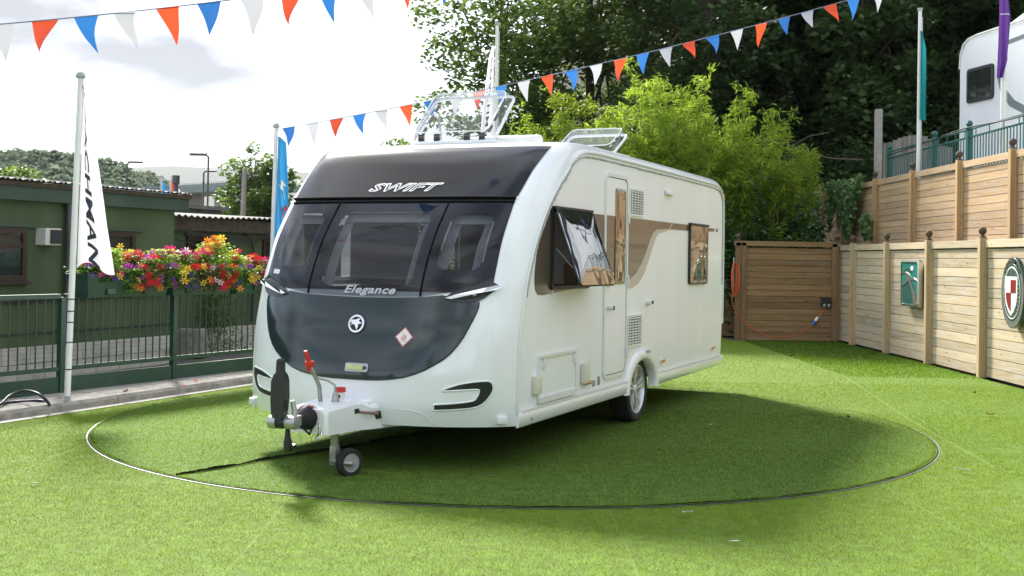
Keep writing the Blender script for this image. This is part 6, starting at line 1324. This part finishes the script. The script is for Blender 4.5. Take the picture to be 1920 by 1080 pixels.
tp = at(330, 329, 40); t = MB().tube([(0, 0, 0), (0, 0, tp.z-.3), (0, 0, tp.z-.28), (0, 0, tp.z)], [.09, .09, .13, .13], 10).build('flue', M['lampgrey'], None, loc=(tp.x, 40, 0)); tag(t, 'dark metal flue pipe beside the small red flag', 'flue')
# ---- land behind the viewpoint: what the gloss panels mirror
ridge('hills', [(-900, 30), (-400, 60), (-150, 42), (0, 30), (150, 55), (500, 80), (900, 40)], -250, -420, -700, M['hillground'])
for i, (x, y, h, rd, lab) in enumerate(((-13, -16, 9, 2.6, 'tree behind the viewpoint on the left'), (-30, -34, 12, 3.5, 'large tree far behind the viewpoint'), (8, -20, 11, 3.0, 'tree behind the viewpoint on the right'), (20, -28, 13, 4, 'spreading tree behind the viewpoint far right'), (-3, -44, 10, 3.2, 'tree straight behind the viewpoint'))):
    tree((x, y, 0), h, (rd, rd, h*.38), lab, M['leaf_mid'], 4500, .34, 150+i, .22, 1.1, 40)
# ------------------------------------------------------------------ bunting
for k, c in (('red', (.72, .085, .03)), ('blue', (.03, .16, .48)), ('white', (.44, .45, .50))): M['pen_'+k] = flagmat('pennant_'+k, c, .32)
M['cord'] = mat('blue_grey_cord', (.20, .24, .36), .8)
def bunting(A, B, sag, n, w, h, start, label, flip=0, slant=.25, gap0=0., ext=0.):
    t = empty('bunting', A, 0, label, 'bunting', 'bunting strings'); D = B-A
    def P(s): return D*s-Vector((0, 0, sag*4*s*(1-s)))
    MB().tube([P(k/40) for k in range(41)]+([P(1)+D.normalized()*ext] if ext else []), .005, 5).build('cord', M['cord'], t, smooth=60)
    r = random.Random(3); cols = ['blue', 'white', 'red'] if flip == 0 else ['red', 'blue', 'white']
    Ln = D.length
    for k in range(n):
        s = gap0+(1-gap0)*k/n; c = P(s); dv = (P(min(1, s+.01))-P(max(0, s-.01))).normalized(); swing = r.uniform(-.28, .28); curl = r.uniform(.02, .06); ww = w*r.uniform(.92, 1.05); hh = h*r.uniform(.94, 1.05)
        q = MB(); rows_ = []
        for i in range(7):
            v = i/6; half = ww/2*(1-v)
            rows_.append([c+dv*(u*half+slant*hh*v*.5)+Vector((0, 0, -hh*v))+Vector((0, (swing*v+.9*curl*math.sin(3*v+k)*(.5+u*.5))*.9, 0))-Vector((0, 0, .0))+dv*(.35*curl*math.sin(4*v+k)) for u in (-1, -.33, .33, 1)])
        q.grid(rows_); q.build('pennant', M['pen_'+cols[(k+start) % 3]], t, smooth=180)
    return t
bunting(Vector((P2.x+.065, P2.y-.02, 3.20)), at(1690, -28, 15.6), .12, 26, .175, .27, 0, 'long bunting string rising from the pole behind the flowers over the caravan', gap0=.018)
A1, B1 = at(-82, 52, 8.5), at(893, -70, 9.4)
bunting(A1, B1, .05, 13, .172, .27, 1, 'near bunting string crossing the top left of the sky', 1)
# far flagpole with white flag behind the caravan roof
f3 = at(929, 260, 19.5); zt = at(929, 47, 19.5).z
flagpole((f3.x, f3.y, 0), zt, .032, 'white flagpole with white flag behind the caravan roof', False, dome=False)
fl, F = hanging_flag((f3.x-.30, f3.y-.04, zt-.35), 1.75, lambda v: float(np.interp(v, [0, .1, 1], [.05, .10, .26])), .04, 'white flag hanging on the pole behind the open rooflight', M['flagwhite'], 1.5, ph=3)
for v in fl.children[0].data.vertices: v.co.x = .27-v.co.x*.95+.02*v.co.z*-1*0
text_on('lettering', 'COACHMAN', lambda x, y: Vector((.27-F(min(.98, max(.02, .45+y)), .55+x*.48).x*.95, F(.5, .55+x*.48).y-.05, F(.5, .55+x*.48).z)), M['ink'], fl, .30, .1, .006, 1.1, 10)
# ---- litter on the turf
M['deadleaf'] = mat('dead_leaf', (.28, .12, .04), .8, var=.2, rand=.4); M['redpetal'] = mat('fallen_petal', (.50, .03, .03), .7); M['feather'] = mat('white_feather', (.75, .74, .72), .8)
lf = MB(); lf.grid([[Vector((x*.045, math.sin((x+1)*1.57)*.022*u, .012+.012*abs(u)+.012*x*x)) for x in np.linspace(-1, 1, 6)] for u in (-1, 0, 1)]); lfm = lf.mesh('fallen_leaf')
ft = MB(); ft.grid([[Vector((x*.06, (1-x*x)*.016*u+.02*x*x, .016+.008*u*u)) for x in np.linspace(-1, 1, 7)] for u in (-1, 0, 1)]); ftm = ft.mesh('feather')
litter = [(1590, 787, 0, 'curled brown leaf lying on the shaded side of the turntable'), (1857, 782, 0, 'brown leaf on the grass near the right edge'), (1828, 741, 0, 'dead leaf below the fence post'), (1485, 670, 0, 'dead leaf on the strip near the brown screen'), (1447, 654, 0, 'small dead leaf close to the brown screen'), (1618, 670, 0, 'dead leaf at the foot of the timber fence'), (1805, 888, 1, 'white feather on the sunny grass at right'), (1285, 970, 1, 'small white feather in front of the turntable'), (66, 912, 1, 'white feather at the far left of the lawn'), (529, 841, 1, 'white feather under the hitch'), (1378, 1022, 1, 'tiny white feather near the bottom edge'), (1332, 800, 1, 'white feather in the caravan shadow'), (236, 738, 0, 'brown leaf on the kerb'), (1500, 745, 1, 'white scrap on the sunlit grass behind the shadow')]
for i, (px, py, k, lab) in enumerate(litter):
    p = gnd(px, py, .0 if i != 12 else .09); o = obj('feather' if k else 'fallen_leaf', ftm.copy() if k else lfm.copy(), M['feather'] if k else M['deadleaf'], None, (p.x, p.y, .012 if i != 12 else .095), (random.uniform(-.2, .2), random.uniform(-.2, .2), random.uniform(0, 6)))
    s = (.5 if k and i not in (6, 7) else 1.0); o.scale = (s, s, s); tag(o, lab, 'feather' if k else 'leaf', 'litter on the turf')
pt_ = [(367, 716, 'red petal on the concrete slab below the planters'), (345, 727, 'red petal near the railings post'), (318, 716, 'dark red petal at the railings post foot'), (432, 700, 'orange petal close to the caravan corner')]
for i, (px, py, lab) in enumerate(pt_):
    p = gnd(px, py, .09); o = obj('petal', BMESH['open', 'red' if i < 3 else 'orange'], None, None, (p.x, p.y, .10), (.3, .2, i)); o.scale = (.035,)*3; tag(o, lab, 'petal', 'fallen petals')
# ---- the air: faint summer haze over the far hills
hz_m = bpy.data.materials.new('haze_air'); hz_m.use_nodes = True; nt = hz_m.node_tree; nt.nodes.remove(nt.nodes['Principled BSDF'])
pv_ = nt.nodes.new('ShaderNodeVolumePrincipled'); pv_.inputs['Color'].default_value = (.80, .88, 1, 1); pv_.inputs['Density'].default_value = .00006; pv_.inputs['Anisotropy'].default_value = .2
nt.links.new(pv_.outputs[0], nt.nodes['Material Output'].inputs['Volume'])
if True:
    o = MB().box((0, 2000, 149), (12400, 10400, 300)).build('haze', hz_m); tag(o, kind='stuff'); o['label'] = 'faint blue summer haze over the valley'; o['category'] = 'haze'
